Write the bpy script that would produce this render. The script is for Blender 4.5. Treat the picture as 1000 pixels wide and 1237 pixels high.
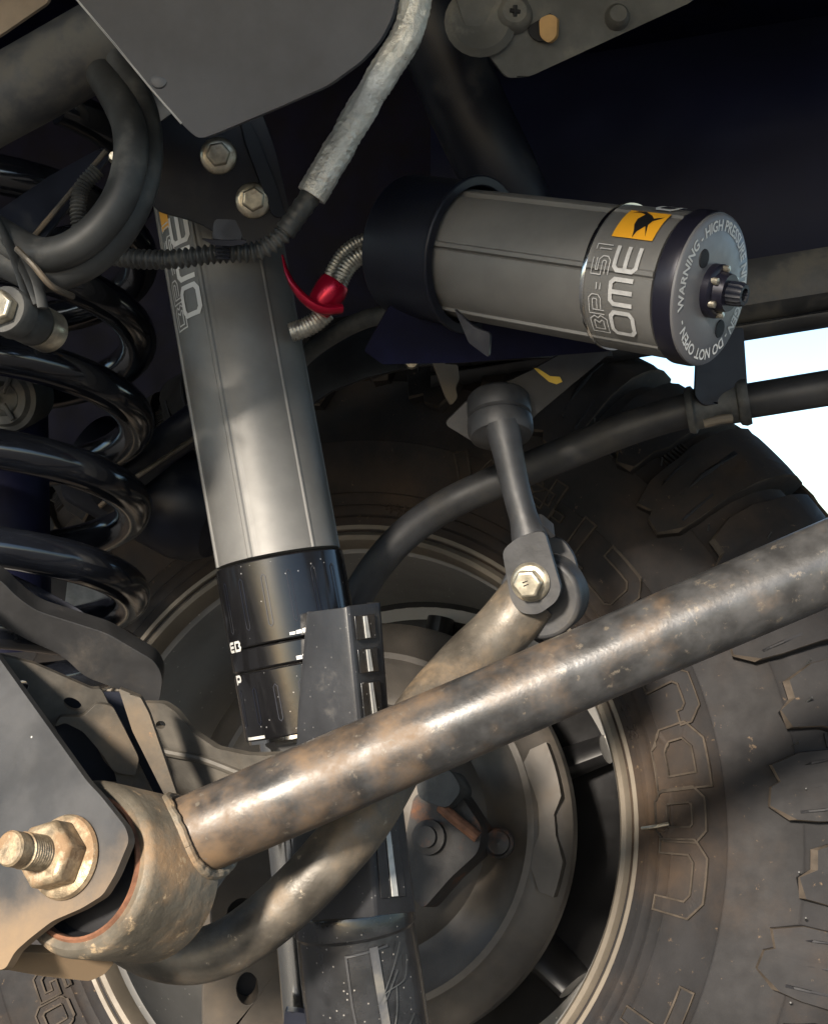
import bpy, bmesh, math, random
from mathutils import Vector, Matrix
from mathutils.geometry import tessellate_polygon
random.seed(7)
for o in list(bpy.data.objects): bpy.data.objects.remove(o)
scene = bpy.context.scene
col = scene.collection
R = math.radians

# ------------------------------------------------------------ camera, sky, sun, exposure
F = 1600.0; CAM = Vector((0, 0, 0.645)); PITCH = R(2)
cd = bpy.data.cameras.new('camera'); cam = bpy.data.objects.new('camera', cd); col.objects.link(cam)
cam.location = CAM; cam.rotation_euler = (R(90) + PITCH, 0, 0)
cd.sensor_fit = 'HORIZONTAL'; cd.sensor_width = 36; cd.lens = F / 1000 * 36
cd.clip_start = 0.01; cd.clip_end = 2000
scene.camera = cam
SUN_EL = R(21); SUN_AZ = R(-22)          # azimuth measured from straight behind the camera, + to the right
to_sun = Vector((math.sin(SUN_AZ) * math.cos(SUN_EL), -math.cos(SUN_AZ) * math.cos(SUN_EL), math.sin(SUN_EL)))
wd = bpy.data.worlds.new('World'); scene.world = wd; wd.use_nodes = True
nt = wd.node_tree; bg = nt.nodes['Background']
sky = nt.nodes.new('ShaderNodeTexSky'); sky.sky_type = 'NISHITA'; sky.sun_disc = False
sky.sun_elevation = SUN_EL; sky.sun_rotation = math.atan2(to_sun.x, to_sun.y)
sky.ozone_density = 3.0; sky.dust_density = 0.8; sky.air_density = 1.0; sky.altitude = 0
nt.links.new(sky.outputs[0], bg.inputs[0]); bg.inputs[1].default_value = 0.078
sl = bpy.data.lights.new('sun', 'SUN'); sl.energy = 3.0; sl.angle = R(6); sl.color = (1.0, .89, .75)
so = bpy.data.objects.new('sun', sl); col.objects.link(so)
so.rotation_euler = to_sun.to_track_quat('Z', 'Y').to_euler()
vs = scene.view_settings; vs.view_transform = 'Standard'; vs.look = 'None'; vs.gamma = 1; vs.exposure = 1.85
vs.use_curve_mapping = False

# ------------------------------------------------------------ placing helpers
cp, sp = math.cos(PITCH), math.sin(PITCH)
RX = Vector((1, 0, 0)); FY = Vector((0, cp, sp)); UZ = Vector((0, -sp, cp))     # right, forward, up of the view
def cdir(x, y, z): return RX * x + FY * y + UZ * z
def W(px, py, d):                       # a point d metres away, measured along the viewing axis
    return CAM + cdir((px - 500) / F * d, d, (618.5 - py) / F * d)
def WS(l): return [W(*p) for p in l]
class Plane:
    def __init__(s, p, n): s.p = p; s.n = n.normalized()
    def at(s, px, py):
        r = W(px, py, 1) - CAM
        return CAM + r * ((s.p - CAM).dot(s.n) / r.dot(s.n))
def plane3(a, b, c):
    A, B, C = W(*a), W(*b), W(*c); return Plane(A, (B - A).cross(C - A))
def flat(d, nx=0, nz=0):                # plane through the view axis at d, leaning a little
    return Plane(CAM + FY * d, cdir(nx, -1, nz))

# ------------------------------------------------------------ mesh helpers
def mk(name, verts, faces, mat, parent=None, sharp=35, bevel=0, bseg=2, loc=None, smooth=True):
    if parent is not None:
        org = parent['_org']
        org = Vector(org)
    else:
        org = Vector(loc) if loc is not None else sum(verts, Vector()) / len(verts)
    me = bpy.data.meshes.new(name)
    me.from_pydata([tuple(v - org) for v in verts], [], faces); me.update()
    bm = bmesh.new(); bm.from_mesh(me); bmesh.ops.recalc_face_normals(bm, faces=bm.faces); bm.to_mesh(me); bm.free()
    if smooth:
        for p in me.polygons: p.use_smooth = True
        me.set_sharp_from_angle(angle=R(sharp))
    me.materials.append(mat)
    o = bpy.data.objects.new(name, me); col.objects.link(o)
    o['_org'] = tuple(org)
    if parent is not None: o.parent = parent
    else: o.location = org
    if bevel:
        b = o.modifiers.new('bevel', 'BEVEL'); b.width = bevel; b.segments = bseg; b.limit_method = 'ANGLE'; b.angle_limit = R(40)
        b.harden_normals = False
    return o
def thing(name, label, cat, loc, group=None):
    o = bpy.data.objects.new(name, None); col.objects.link(o); o.location = loc; o.empty_display_size = .02
    o['_org'] = tuple(loc); tag(o, label, cat, group); return o
def tag(o, label=None, cat=None, group=None, kind=None):
    if label: o['label'] = label
    if cat: o['category'] = cat
    if group: o['group'] = group
    if kind: o['kind'] = kind
    return o
class MB:
    def __init__(s): s.v = []; s.f = []
    def add(s, vf):
        n = len(s.v); s.v += vf[0]; s.f += [tuple(i + n for i in f) for f in vf[1]]; return s
    def mk(s, name, mat, parent=None, **k): return mk(name, s.v, s.f, mat, parent, **k)
def basis(a):
    a = a.normalized(); t = UZ if abs(a.dot(UZ)) < .9 else RX
    u = a.cross(t).normalized(); return a, u, a.cross(u).normalized()
def catmull(P, n):
    out = []
    Q = [P[0] * 2 - P[1]] + list(P) + [P[-1] * 2 - P[-2]]
    for i in range(1, len(Q) - 2):
        for k in range(n):
            t = k / n; a, b, c, d = Q[i - 1:i + 3]
            out.append(.5 * ((2 * b) + (c - a) * t + (2 * a - 5 * b + 4 * c - d) * t * t + (3 * b - a - 3 * c + d) * t ** 3))
    out.append(P[-1].copy()); return out
def resample(P, step):
    out = [P[0]]; acc = 0
    for a, b in zip(P, P[1:]):
        L = (b - a).length; pos = step - acc
        while pos <= L: out.append(a.lerp(b, pos / L)); pos += step
        acc = (acc + L) % step
    return out
def tube(P, r, seg=20, caps=True, flat_=None):
    """sweep a ring along points P; r number, list or function of 0..1; flat_ squeezes the second axis"""
    n = len(P); V = []; Fc = []
    t0 = (P[1] - P[0]).normalized(); _, u, w = basis(t0)
    for i, p in enumerate(P):
        t = (P[min(i + 1, n - 1)] - P[max(i - 1, 0)]).normalized()
        u = (u - t * u.dot(t)).normalized(); w = t.cross(u)
        rr = r(i / (n - 1)) if callable(r) else (r[i] if isinstance(r, (list, tuple)) else r)
        for k in range(seg):
            a = 2 * math.pi * k / seg; V.append(p + u * (rr * math.cos(a)) + w * (rr * math.sin(a) * (flat_ or 1)))
    for i in range(n - 1):
        for k in range(seg):
            k2 = (k + 1) % seg; Fc.append((i * seg + k, i * seg + k2, (i + 1) * seg + k2, (i + 1) * seg + k))
    if caps: Fc.append(tuple(range(seg))[::-1]); Fc.append(tuple((n - 1) * seg + k for k in range(seg)))
    return V, Fc
def lathe(prof, o, a, seg=48, closed=False, rfun=None, u=None):
    """prof: list of (r, h) along axis a from point o"""
    if u is None: a, u, w = basis(a)
    else: a = a.normalized(); u = (u - a * u.dot(a)).normalized(); w = a.cross(u)
    V = []; Fc = []; n = len(prof)
    for r, h in prof:
        for k in range(seg):
            t = 2 * math.pi * k / seg; rr = r * (rfun(t) if rfun else 1)
            V.append(o + a * h + u * (rr * math.cos(t)) + w * (rr * math.sin(t)))
    for i in range(n - 1 + (1 if closed else 0)):
        j = (i + 1) % n
        for k in range(seg):
            k2 = (k + 1) % seg; Fc.append((i * seg + k, i * seg + k2, j * seg + k2, j * seg + k))
    if not closed:
        if prof[0][0] > 1e-5: Fc.append(tuple(range(seg))[::-1])
        if prof[-1][0] > 1e-5: Fc.append(tuple((n - 1) * seg + k for k in range(seg)))
    return V, Fc
def ring_prof(r0, r1, h0, h1): return [(r0, h0), (r1, h0), (r1, h1), (r0, h1)]
def prism(outer, holes, depth):
    """outer, holes: lists of world points in one plane; depth: extrude vector"""
    loops = [outer] + holes; tris = tessellate_polygon(loops)
    V = [p.copy() for l in loops for p in l]; n = len(V); V += [p + depth for p in V]
    Fc = [tuple(t) for t in tris] + [tuple(i + n for i in t)[::-1] for t in tris]
    s = 0
    for l in loops:
        m = len(l)
        for i in range(m): Fc.append((s + i, s + (i + 1) % m, s + (i + 1) % m + n, s + i + n))
        s += m
    return V, Fc
def round_poly(P, r, n=4):
    """round the corners of a pixel polygon"""
    out = []; m = len(P)
    for i in range(m):
        a, b, c = Vector(P[i - 1]), Vector(P[i]), Vector(P[(i + 1) % m])
        da, dc = (a - b), (c - b); k = min(r, da.length * .45, dc.length * .45)
        p0, p1 = b + da.normalized() * k, b + dc.normalized() * k
        for j in range(n + 1):
            t = j / n; out.append(tuple(p0 * (1 - t) ** 2 + b * 2 * t * (1 - t) + p1 * t * t))
    return out
def plate(name, px, pl, th, mat, parent=None, holes=(), rnd=6, bevel=.0008, **k):
    nrm = pl.n if pl.n.dot(FY) > 0 else -pl.n
    o = [pl.at(*p) for p in (round_poly(px, rnd) if rnd else px)]
    h = [[pl.at(*p) for p in q] for q in holes]
    V, Fc = prism(o, h, nrm * th)
    return mk(name, V, Fc, mat, parent, bevel=bevel, **k)
def ell(cx, cy, rx, ry, n=16, rot=0):
    c, s = math.cos(rot), math.sin(rot)
    return [(cx + rx * math.cos(t) * c - ry * math.sin(t) * s, cy + rx * math.cos(t) * s + ry * math.sin(t) * c) for t in [2 * math.pi * i / n for i in range(n)]]
def hexa(o, a, r, h0, h1, dome=0, rot=0):
    a, u, w = basis(a); V = []; Fc = []
    for hh, rr in ((h0, r), (h1 - r * .12, r), (h1, r * .86)):
        for k in range(6):
            t = rot + math.pi / 3 * k; V.append(o + a * hh + u * (rr * math.cos(t)) + w * (rr * math.sin(t)))
    for j in (0, 6):
        for k in range(6): Fc.append((j + k, j + (k + 1) % 6, j + 6 + (k + 1) % 6, j + 6 + k))
    Fc.append((5, 4, 3, 2, 1, 0)); Fc.append((12, 13, 14, 15, 16, 17)); return V, Fc

# ------------------------------------------------------------ materials
def pbr(name, c, rough=.5, metal=0., vary=.3, vscale=30, dirt=None, damt=.5, dscale=14, dsoft=.15, dirt2=None, damt2=.4, dscale2=40,
        dgrad=None, bump=.15, bscale=180, bdist=.0006, coat=0., specks=0., spec_col=(.5, .48, .44), spscale=260, rvary=.15, stretch=(1, 1, 1), spec=.5):
    m = bpy.data.materials.new(name); m.use_nodes = True; t = m.node_tree; N = t.nodes; L = t.links
    b = N['Principled BSDF']; tc = N.new('ShaderNodeTexCoord'); mp = N.new('ShaderNodeMapping'); mp.inputs['Scale'].default_value = stretch
    L.new(tc.outputs['Object'], mp.inputs['Vector'])
    def noise(s, det=6, ro=.6):
        n = N.new('ShaderNodeTexNoise'); n.inputs['Scale'].default_value = s; n.inputs['Detail'].default_value = det
        n.inputs['Roughness'].default_value = ro; L.new(mp.outputs[0], n.inputs['Vector']); return n.outputs['Fac']
    def ramp(fac, a, bb):
        r = N.new('ShaderNodeMapRange'); r.inputs['From Min'].default_value = a; r.inputs['From Max'].default_value = bb
        r.interpolation_type = 'SMOOTHSTEP'; L.new(fac, r.inputs['Value']); return r.outputs[0]
    def mix(fac, A, B):
        x = N.new('ShaderNodeMix'); x.data_type = 'RGBA'; L.new(fac, x.inputs['Factor'])
        for s_, v in ((x.inputs[6], A), (x.inputs[7], B)):
            if isinstance(v, tuple): s_.default_value = (*v, 1)
            else: L.new(v, s_)
        return x.outputs[2]
    cur = mix(ramp(noise(vscale), .3, .7), tuple(x * (1 - vary) for x in c), tuple(min(1, x * (1 + vary)) for x in c))
    rv = None
    if dirt:
        nz = noise(dscale, 8, .65)
        if dgrad:
            dp = N.new('ShaderNodeVectorMath'); dp.operation = 'DOT_PRODUCT'; L.new(tc.outputs['Object'], dp.inputs[0]); dp.inputs[1].default_value = dgrad[:3]
            ad = N.new('ShaderNodeMath'); ad.operation = 'MULTIPLY_ADD'; L.new(dp.outputs['Value'], ad.inputs[0]); ad.inputs[1].default_value = dgrad[3] * 2; L.new(nz, ad.inputs[2]); nz = ad.outputs[0]
        f = ramp(nz, .62 - damt * .35, .62 - damt * .35 + dsoft); cur = mix(f, cur, dirt); rv = f
    if dirt2:
        f = ramp(noise(dscale2, 8, .7), .66 - damt2 * .35, .72 - damt2 * .3); cur = mix(f, cur, dirt2)
    if specks:
        vo = N.new('ShaderNodeTexVoronoi'); vo.inputs['Scale'].default_value = spscale; L.new(mp.outputs[0], vo.inputs['Vector'])
        d = ramp(vo.outputs['Distance'], .30, .18)
        sx = N.new('ShaderNodeSeparateColor'); L.new(vo.outputs['Color'], sx.inputs[0])
        g = N.new('ShaderNodeMath'); g.operation = 'GREATER_THAN'; L.new(sx.outputs[0], g.inputs[0]); g.inputs[1].default_value = 1 - specks
        mu = N.new('ShaderNodeMath'); mu.operation = 'MULTIPLY'; L.new(d, mu.inputs[0]); L.new(g.outputs[0], mu.inputs[1])
        cur = mix(mu.outputs[0], cur, spec_col)
    L.new(cur, b.inputs['Base Color'])
    rr = N.new('ShaderNodeMapRange'); L.new(noise(bscale * .35), rr.inputs['Value'])
    rr.inputs['To Min'].default_value = max(.03, rough - rvary); rr.inputs['To Max'].default_value = min(1, rough + rvary)
    ro = rr.outputs[0]
    if rv is not None:
        x = N.new('ShaderNodeMix'); x.data_type = 'FLOAT'; L.new(rv, x.inputs['Factor']); L.new(ro, x.inputs[2]); x.inputs[3].default_value = max(rough, .8); ro = x.outputs[0]
        if metal:
            y = N.new('ShaderNodeMix'); y.data_type = 'FLOAT'; L.new(rv, y.inputs['Factor']); y.inputs[2].default_value = metal; y.inputs[3].default_value = metal * .25; L.new(y.outputs[0], b.inputs['Metallic'])
    elif metal: b.inputs['Metallic'].default_value = metal
    L.new(ro, b.inputs['Roughness'])
    b.inputs['Coat Weight'].default_value = coat; b.inputs['Coat Roughness'].default_value = .08; b.inputs['Specular IOR Level'].default_value = spec
    if bump:
        bp = N.new('ShaderNodeBump'); bp.inputs['Strength'].default_value = bump; bp.inputs['Distance'].default_value = bdist
        L.new(noise(bscale, 8, .65), bp.inputs['Height']); L.new(bp.outputs[0], b.inputs['Normal'])
    return m
DUST = (.20, .165, .125)
M = {
 'black': pbr('black_paint', (.006, .0075, .014), .42, spec=.3, dirt=(.03, .031, .034), damt=.22, dscale=18, bump=.1),
 'blackdeep': pbr('shade_navy_undercoat', (.0025, .0034, .016), .6, spec=.15, vary=.4, bump=.2, bscale=90),  # blue of the shadows put into the base colour
 'liner': pbr('black_liner_plastic', (.010, .011, .016), .55, dirt=(.035, .035, .036), damt=.35, dscale=9, bump=.3, bscale=120),
 'gloss': pbr('gloss_black_coat', (.006, .007, .010), .14, vary=.3, bump=.10, bscale=160, coat=.4, rvary=.08, dirt=(.03, .03, .03), damt=.12, dscale=30, dsoft=.3),
 'grey_ano': pbr('grey_anodised_aluminium', (.145, .143, .138), .52, .3, vary=.07, vscale=60, bump=.05, bscale=400, rvary=.06),
 'grey_cap': pbr('grey_cap_aluminium', (.16, .16, .17), .40, .3, vary=.08, bump=.08, bscale=600),
 'navy_cap': pbr('dark_anodised_ring', (.012, .012, .022), .35, .3, vary=.1, bump=.02),
 'black_ano': pbr('black_anodised_collar', (.008, .008, .009), .16, .2, vary=.2, bump=.04, specks=.03, spscale=600, spec_col=(.2, .2, .2), rvary=.06),
 'guard': pbr('black_guard_plastic', (.022, .023, .026), .42, vary=.25, bump=.25, bscale=700, bdist=.0003, specks=.05, spscale=600, spec_col=(.10, .10, .10), dirt=(.06, .057, .053), damt=.15, dscale=30),
 'film': pbr('scuffed_film', (.016, .0165, .018), .24, vary=.4, vscale=60, bump=.35, bscale=50, bdist=.0010, specks=.07, spscale=520, spec_col=(.20, .19, .175), coat=.3),
 'rod': pbr('polished_steel', (.72, .72, .70), .16, 1, vary=.04, bump=.02),
 'panel': pbr('grey_moulded_plastic', (.056, .059, .068), .46, vary=.28, vscale=14, bump=.12, bscale=900, bdist=.0002, dirt=(.085, .085, .088), damt=.22, dscale=16, dsoft=.4),
 'beam': pbr('dusty_grey_beam_and_lit_strips', (.045, .047, .052), .55, vary=.35, vscale=20, dirt=(.11, .105, .095), damt=.4, dscale=22),
 'rubber': pbr('black_rubber_hose', (.035, .037, .038), .5, vary=.3, vscale=50, dirt=(.10, .10, .095), damt=.3, dscale=22),
 'loom': pbr('corrugated_loom', (.04, .042, .043), .45, vary=.2, dirt=(.09, .09, .085), damt=.35, dscale=50),
 'foil': pbr('crinkled_foil', (.80, .78, .72), .34, .6, vary=.2, vscale=90, bump=.6, bscale=260, bdist=.002, rvary=.2),
 'braid': pbr('braided_steel', (.42, .41, .37), .32, .8, vary=.3, vscale=300, bump=.5, bscale=900),
 'red': pbr('red_anodised', (.42, .006, .035), .24, .5, vary=.15, bump=.03),
 'zinc': pbr('zinc_plated_steel', (.50, .46, .37), .34, .85, vary=.3, vscale=120, bump=.2, bscale=250, dirt=(.28, .22, .15), damt=.25, dscale=90),
 'yzinc': pbr('rusty_yellow_zinc', (.34, .265, .175), .46, .6, vary=.45, vscale=160, dirt2=(.34, .27, .19), damt2=.25, dscale2=200, bump=.8, bscale=260, dirt=(.21, .135, .075), damt=.52, dscale=70),
 'trackbar': pbr('rusted_black_steel_bar', (.050, .050, .051), .31, .25, rvary=.07, vary=.4, vscale=70, dirt=(.145, .092, .050), damt=1.0, dscale=34, dsoft=.42, dgrad=(-1.0, 0, .4, .52), dirt2=(.125, .108, .088), damt2=.20, dscale2=150, bump=.25, bscale=220, bdist=.0007),
 'eye': pbr('dusty_steel_eye', (.13, .115, .09), .5, .25, vary=.4, vscale=30, dirt=(.25, .155, .08), damt=.50, dscale=22, dsoft=.25, dirt2=(.36, .27, .17), damt2=.25, dscale2=90, bump=.6, bscale=70, bdist=.0016),
 'rustring': pbr('rusty_edge', (.15, .065, .034), .8, vary=.4, vscale=120, bump=.5),
 'sway': pbr('dusty_steel_bar', (.085, .075, .062), .42, .3, vary=.45, vscale=40, dirt=(.18, .128, .078), damt=.46, dscale=26, dsoft=.3, dirt2=(.26, .22, .17), damt2=.12, dscale2=160, bump=.5, bscale=120, bdist=.001),
 'bracket': pbr('dusty_bracket_steel', (.040, .040, .041), .5, .2, vary=.35, vscale=26, dgrad=(.2, 0, -1, 1.9), dirt=(.18, .125, .074), damt=.78, dscale=9, dsoft=.35, specks=.006, spscale=500, bump=.25, bscale=160),
 'axle': pbr('dusty_axle_bracket', (.060, .054, .045), .62, .1, vary=.4, vscale=35, dirt=(.135, .098, .062), damt=.55, dscale=14, dsoft=.3, dirt2=(.34, .17, .07), damt2=.06, dscale2=45, bump=.4, bscale=150),
 'perch': pbr('perch_black_steel', (.026, .026, .027), .4, .1, vary=.3, vscale=25, dirt=(.085, .068, .05), damt=.36, dscale=16, dsoft=.3, bump=.25),
 'linkm': pbr('dusty_link_steel', (.028, .029, .032), .5, .15, vary=.35, vscale=40, dirt=(.062, .057, .050), damt=.36, dscale=26, dsoft=.3, bump=.3),
 'tyre': pbr('dusty_tyre_rubber', (.015, .0145, .0155), .74, spec=.25, vary=.3, vscale=14, dirt2=(.10, .070, .045), damt2=.08, dscale2=140, dirt=(.105, .064, .034), damt=.56, dscale=5, dsoft=.5, bump=.25, bscale=240),
 'tyre_edge': pbr('worn_dusty_lit_rubber_edge', (.046, .037, .029), .8, vary=.4, vscale=60, spec=.2, bump=.3),  # dust on letter ridges; on lug bevels it paints lit edges
 'print': pbr('grey_white_print', (.40, .40, .40), .55, vary=.12, vscale=300, bump=0),
 'rim': pbr('brushed_rim', (.13, .110, .085), .55, .2, vary=.25, vscale=10, dirt=(.20, .16, .115), damt=.35, dscale=7, dsoft=.4, bump=.12),
 'barrel': pbr('grey_rim_barrel', (.26, .255, .245), .5, .25, vary=.2, vscale=9, dirt=(.20, .175, .14), damt=.3, dscale=9, dsoft=.4, bump=.12, specks=.05),
 'wheelblack': pbr('black_wheel_face', (.010, .010, .011), .4, vary=.4, bump=.1),
 'shield': pbr('dusty_brake_shield', (.062, .054, .046), .5, .2, vary=.35, vscale=16, dirt=(.125, .094, .064), damt=.42, dscale=12, dsoft=.4, bump=.25, bscale=120),
 'caliper': pbr('rusty_cast_iron', (.025, .023, .022), .55, .2, vary=.4, dirt=(.18, .075, .035), damt=.22, dscale=26, bump=.5),
 'pale': pbr('pale_cast_metal_and_reflection', (.45, .45, .43), .6, .1, vary=.2, vscale=120, bump=.5, bscale=200),
 'white': pbr('white_print', (.60, .60, .59), .5, vary=.05, bump=0),
 'dimwhite': pbr('grey_print_and_highlight', (.42, .42, .41), .5, vary=.05, bump=0),
 'orange': pbr('orange_print', (.72, .34, .02), .45, vary=.06, bump=0),
 'ink': pbr('black_print', (.008, .008, .009), .5, vary=.05, bump=0),
 'yellow': pbr('yellow_paint_pen', (.70, .48, .06), .5, vary=.1, bump=.1),
 'hole': pbr('hole_black', (.004, .004, .006), .7, bump=0),
 'ochre': pbr('ochre_plastic_plug', (.45, .27, .10), .55, vary=.2, bump=.1),
 'tan': pbr('tan_dusty_panel', (.28, .22, .165), .7, vary=.2, bump=.2),
 'greypanel': pbr('grey_stamped_steel', (.085, .085, .080), .55, vary=.3, vscale=25, dirt=(.15, .145, .13), damt=.35, dscale=30, bump=.4, bscale=260),
 'rail': pbr('shade_navy_frame_paint', (.005, .007, .024), .5, spec=.3, vary=.3, vscale=8, dirt=(.030, .032, .040), damt=.22, dscale=7, dsoft=.3, bump=.25, bscale=90),  # navy here is shadow tint mixed into the frame colour
 'ground': pbr('worn_asphalt_ground', (.062, .056, .048), .9, vary=.25, vscale=6, bump=.4, bscale=40, bdist=.01),
}

# ------------------------------------------------------------ ground and body shell
def sheet(name, pts, mat, th=.004):
    n = (pts[1] - pts[0]).cross(pts[2] - pts[0]).normalized()
    V, Fc = prism(pts, [], n * th); return mk(name, V, Fc, mat, smooth=False)
g = sheet('ground', [Vector((-60, -60, 0)), Vector((60, -60, 0)), Vector((60, 60, 0)), Vector((-60, 60, 0))], M['ground'])
g.location.z -= .004; tag(g, kind='structure')
V = Vector
ub = sheet('underbody_floor', [V((-1.6, -.36, CAM.z + .50)), V((1.6, -.36, CAM.z + .50)), V((1.6, 1.6, CAM.z + .50)), V((-1.6, 1.6, CAM.z + .50))], M['blackdeep'])
tag(ub, kind='structure')
pl = flat(1.32)
il = plate('inner_fender', [(-700, -560), (1450, -560), (1450, 330), (1000, 388), (860, 408), (740, 425), (500, 700), (-700, 800)], pl, .004, M['blackdeep'], rnd=0, bevel=0)
tag(il, 'large black inner fender sheet behind the reservoir and shock', 'fender panel')

# frame rail at the right, behind the reservoir: a boxed rail with a lower lip
t = thing('frame_rail', 'dark frame rail running off to the right behind the reservoir canister', 'frame rail', W(950, 330, .98))
pa, pb = W(560, 0, 1.02), W(1250, 0, .92)
def rail_strip(name, prof, mat):
    V_ = []; Fc = []
    for (x, dd) in ((520, 1.04), (700, 1.02), (850, 1.0), (1000, .98), (1250, .95)):
        for (y, off) in prof: V_.append(W(x, y - (x - 860) * .16, dd + off))
    n = len(prof)
    for i in range(4):
        for k in range(n - 1): Fc.append((i * n + k, i * n + k + 1, (i + 1) * n + k + 1, (i + 1) * n + k))
    return mk(name, V_, Fc, mat, t, sharp=50)
rail_strip('rail_body', [(40, .10), (90, .02), (170, .0), (270, -.005), (321, -.012)], M['rail'])
rail_strip('lit_rail_flange', [(320, -.013), (345, -.021), (375, -.019), (392, -.006), (396, .0)], M['beam'])  # grey stands for dust and for light along the rail's lower side
rail_strip('lower_lip', [(396.5, -.008), (399, -.012), (402, -.012), (414, -.006), (418, .004), (418, .08)], M['linkm'])

# grey stamped panel, top centre-right
t = thing('stamped_panel', 'grey stamped steel panel with round bosses and an orange plug at the top', 'steel panel', W(690, 40, .80))
pl = flat(.80, .15, -.25)
plate('sheet', [(535, -60), (560, 28), (612, 94), (640, 92), (835, 2), (900, -60)], pl, .003, M['greypanel'], t, rnd=8)
for (x, y, r1) in ((621, 17, 21), (745, 20, 15)):
    b = mk('boss', *lathe([(0, -.006), (r1 / F * .5, -.006), (r1 / F * .62, -.0045), (r1 / F * .74, -.0022), (r1 / F * .8, .001)], pl.at(x, y), FY, 28), M['greypanel'], t)
mk('cross_slot', *MB().add(tube([pl.at(615, 17) - FY * .0065, pl.at(627, 19) - FY * .0065], .0012, 8)).add(tube([pl.at(621, 11) - FY * .0065, pl.at(621, 25) - FY * .0065], .0012, 8)).__dict__.values(), M['hole'], t)
mk('plug_hole', *lathe([(0, -.0012), (.0085, -.0012), (.0085, .0)], pl.at(655, 32), FY, 20), M['hole'], t)
plate('plug', [(651, 22), (664, 16), (673, 20), (672, 44), (662, 52), (652, 44)], Plane(pl.at(660, 34) - FY * .006, cdir(-.35, -1, -.2)), .005, M['ochre'], t, rnd=5, bevel=.0015)
mk('dimple', *lathe([(0, .001), (.010, -.0008), (.016, -.0015), (.02, .0008)], pl.at(580, 25), FY, 24), M['greypanel'], t)

# dark diagonal crossmember tube behind the foil pipe
o = mk('crossmember_tube', *tube(catmull(WS([(470, -110, .86), (520, 20, .86), (560, 120, .87), (605, 215, .88), (640, 300, .9)]), 8), .026, 32), M['black'])
tag(o, 'dark thick crossmember tube slanting down behind the foil wrapped pipe', 'tube')

# liner lip: arched grey strip under the black shelf, and pale pipe above it
t = thing('wheel_arch_lip', 'arched dark plastic wheel arch lip between shock and black shelf', 'arch trim', W(450, 460, .90))
V_ = []; Fc = []
arc = [(330, 530, .90), (365, 497, .90), (400, 474, .90), (440, 458, .90), (500, 444, .91), (560, 438, .92), (640, 434, .93), (740, 432, .94)]
for (x, y, d) in arc: V_ += [W(x - 8, y - 62, d + .03), W(x - 4, y - 24, d - .004), W(x, y - 2, d - .008), W(x + 1, y, d), W(x + 1, y, d + .12)]
for i in range(len(arc) - 1):
    for k in range(4): Fc.append((i * 5 + k, i * 5 + k + 1, i * 5 + k + 6, i * 5 + k + 5))
mk('lip', V_, Fc, M['linkm'], t, sharp=60)
mk('screw', *lathe([(0, -.002), (.004, -.002), (.005, .002)], W(497, 437, .895), FY, 12), M['zinc'], t)
o = mk('coolant_pipe', *tube(catmull(WS([(340, 460, .85), (372, 426, .84), (405, 403, .83), (440, 386, .82), (470, 379, .82)]), 8), .0058, 18), M['rubber'])
tag(o, 'short grey pipe bending up just below the red hose fitting', 'pipe')

# black shelf plate carrying the reservoir
t = thing('reservoir_bracket', 'black reservoir bracket with a round cradle and flat base shelf', 'bracket', W(560, 430, .72))
plate('shelf', [(482, 350), (440, 424), (462, 440), (560, 438), (738, 424), (745, 408), (600, 380)], Plane(W(560, 430, .72), cdir(0, -1, -.55)), .004, M['blackdeep'], t, rnd=3)
A0, A1 = W(563, 307, .697), W(856, 350, .611)
ax = (A1 - A0).normalized(); LEN = (A1 - A0).length; RR = .0345
e1 = (-FY - ax * (-FY).dot(ax)).normalized(); e2 = ax.cross(e1)
if e2.dot(UZ) < 0: e2 = -e2
def res_pt(th, h, r): return A0 + ax * h + (e1 * math.cos(th) + e2 * math.sin(th)) * r
def arc_sleeve(h0, h1, r, th0, th1, thick, n=40):
    V_ = []; Fc = []
    for k in range(n + 1):
        a = th0 + (th1 - th0) * k / n
        V_ += [res_pt(a, h0, r), res_pt(a, h1, r), res_pt(a, h1, r + thick), res_pt(a, h0, r + thick)]
    for k in range(n):
        for j in range(4): Fc.append((k * 4 + j, k * 4 + (j + 1) % 4, k * 4 + 4 + (j + 1) % 4, k * 4 + 4 + j))
    Fc += [(0, 1, 2, 3), (4 * n, 4 * n + 3, 4 * n + 2, 4 * n + 1)]
    return V_, Fc
mk('cradle', *arc_sleeve(-.040, .004, RR + .0012, R(-175), R(165), .0022), M['black'], t, bevel=.0006)
V_, Fc = arc_sleeve(.004, .0065, RR + .0012, R(-175), R(165), .0055); mk('cradle_flange', V_, Fc, M['black'], t, bevel=.0008)
plate('tongue', [(548, 372), (574, 396), (592, 402), (590, 432), (566, 414)], Plane(W(570, 400, .672), cdir(-.4, -1, -.2)), .003, M['black'], t, rnd=4)
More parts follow.
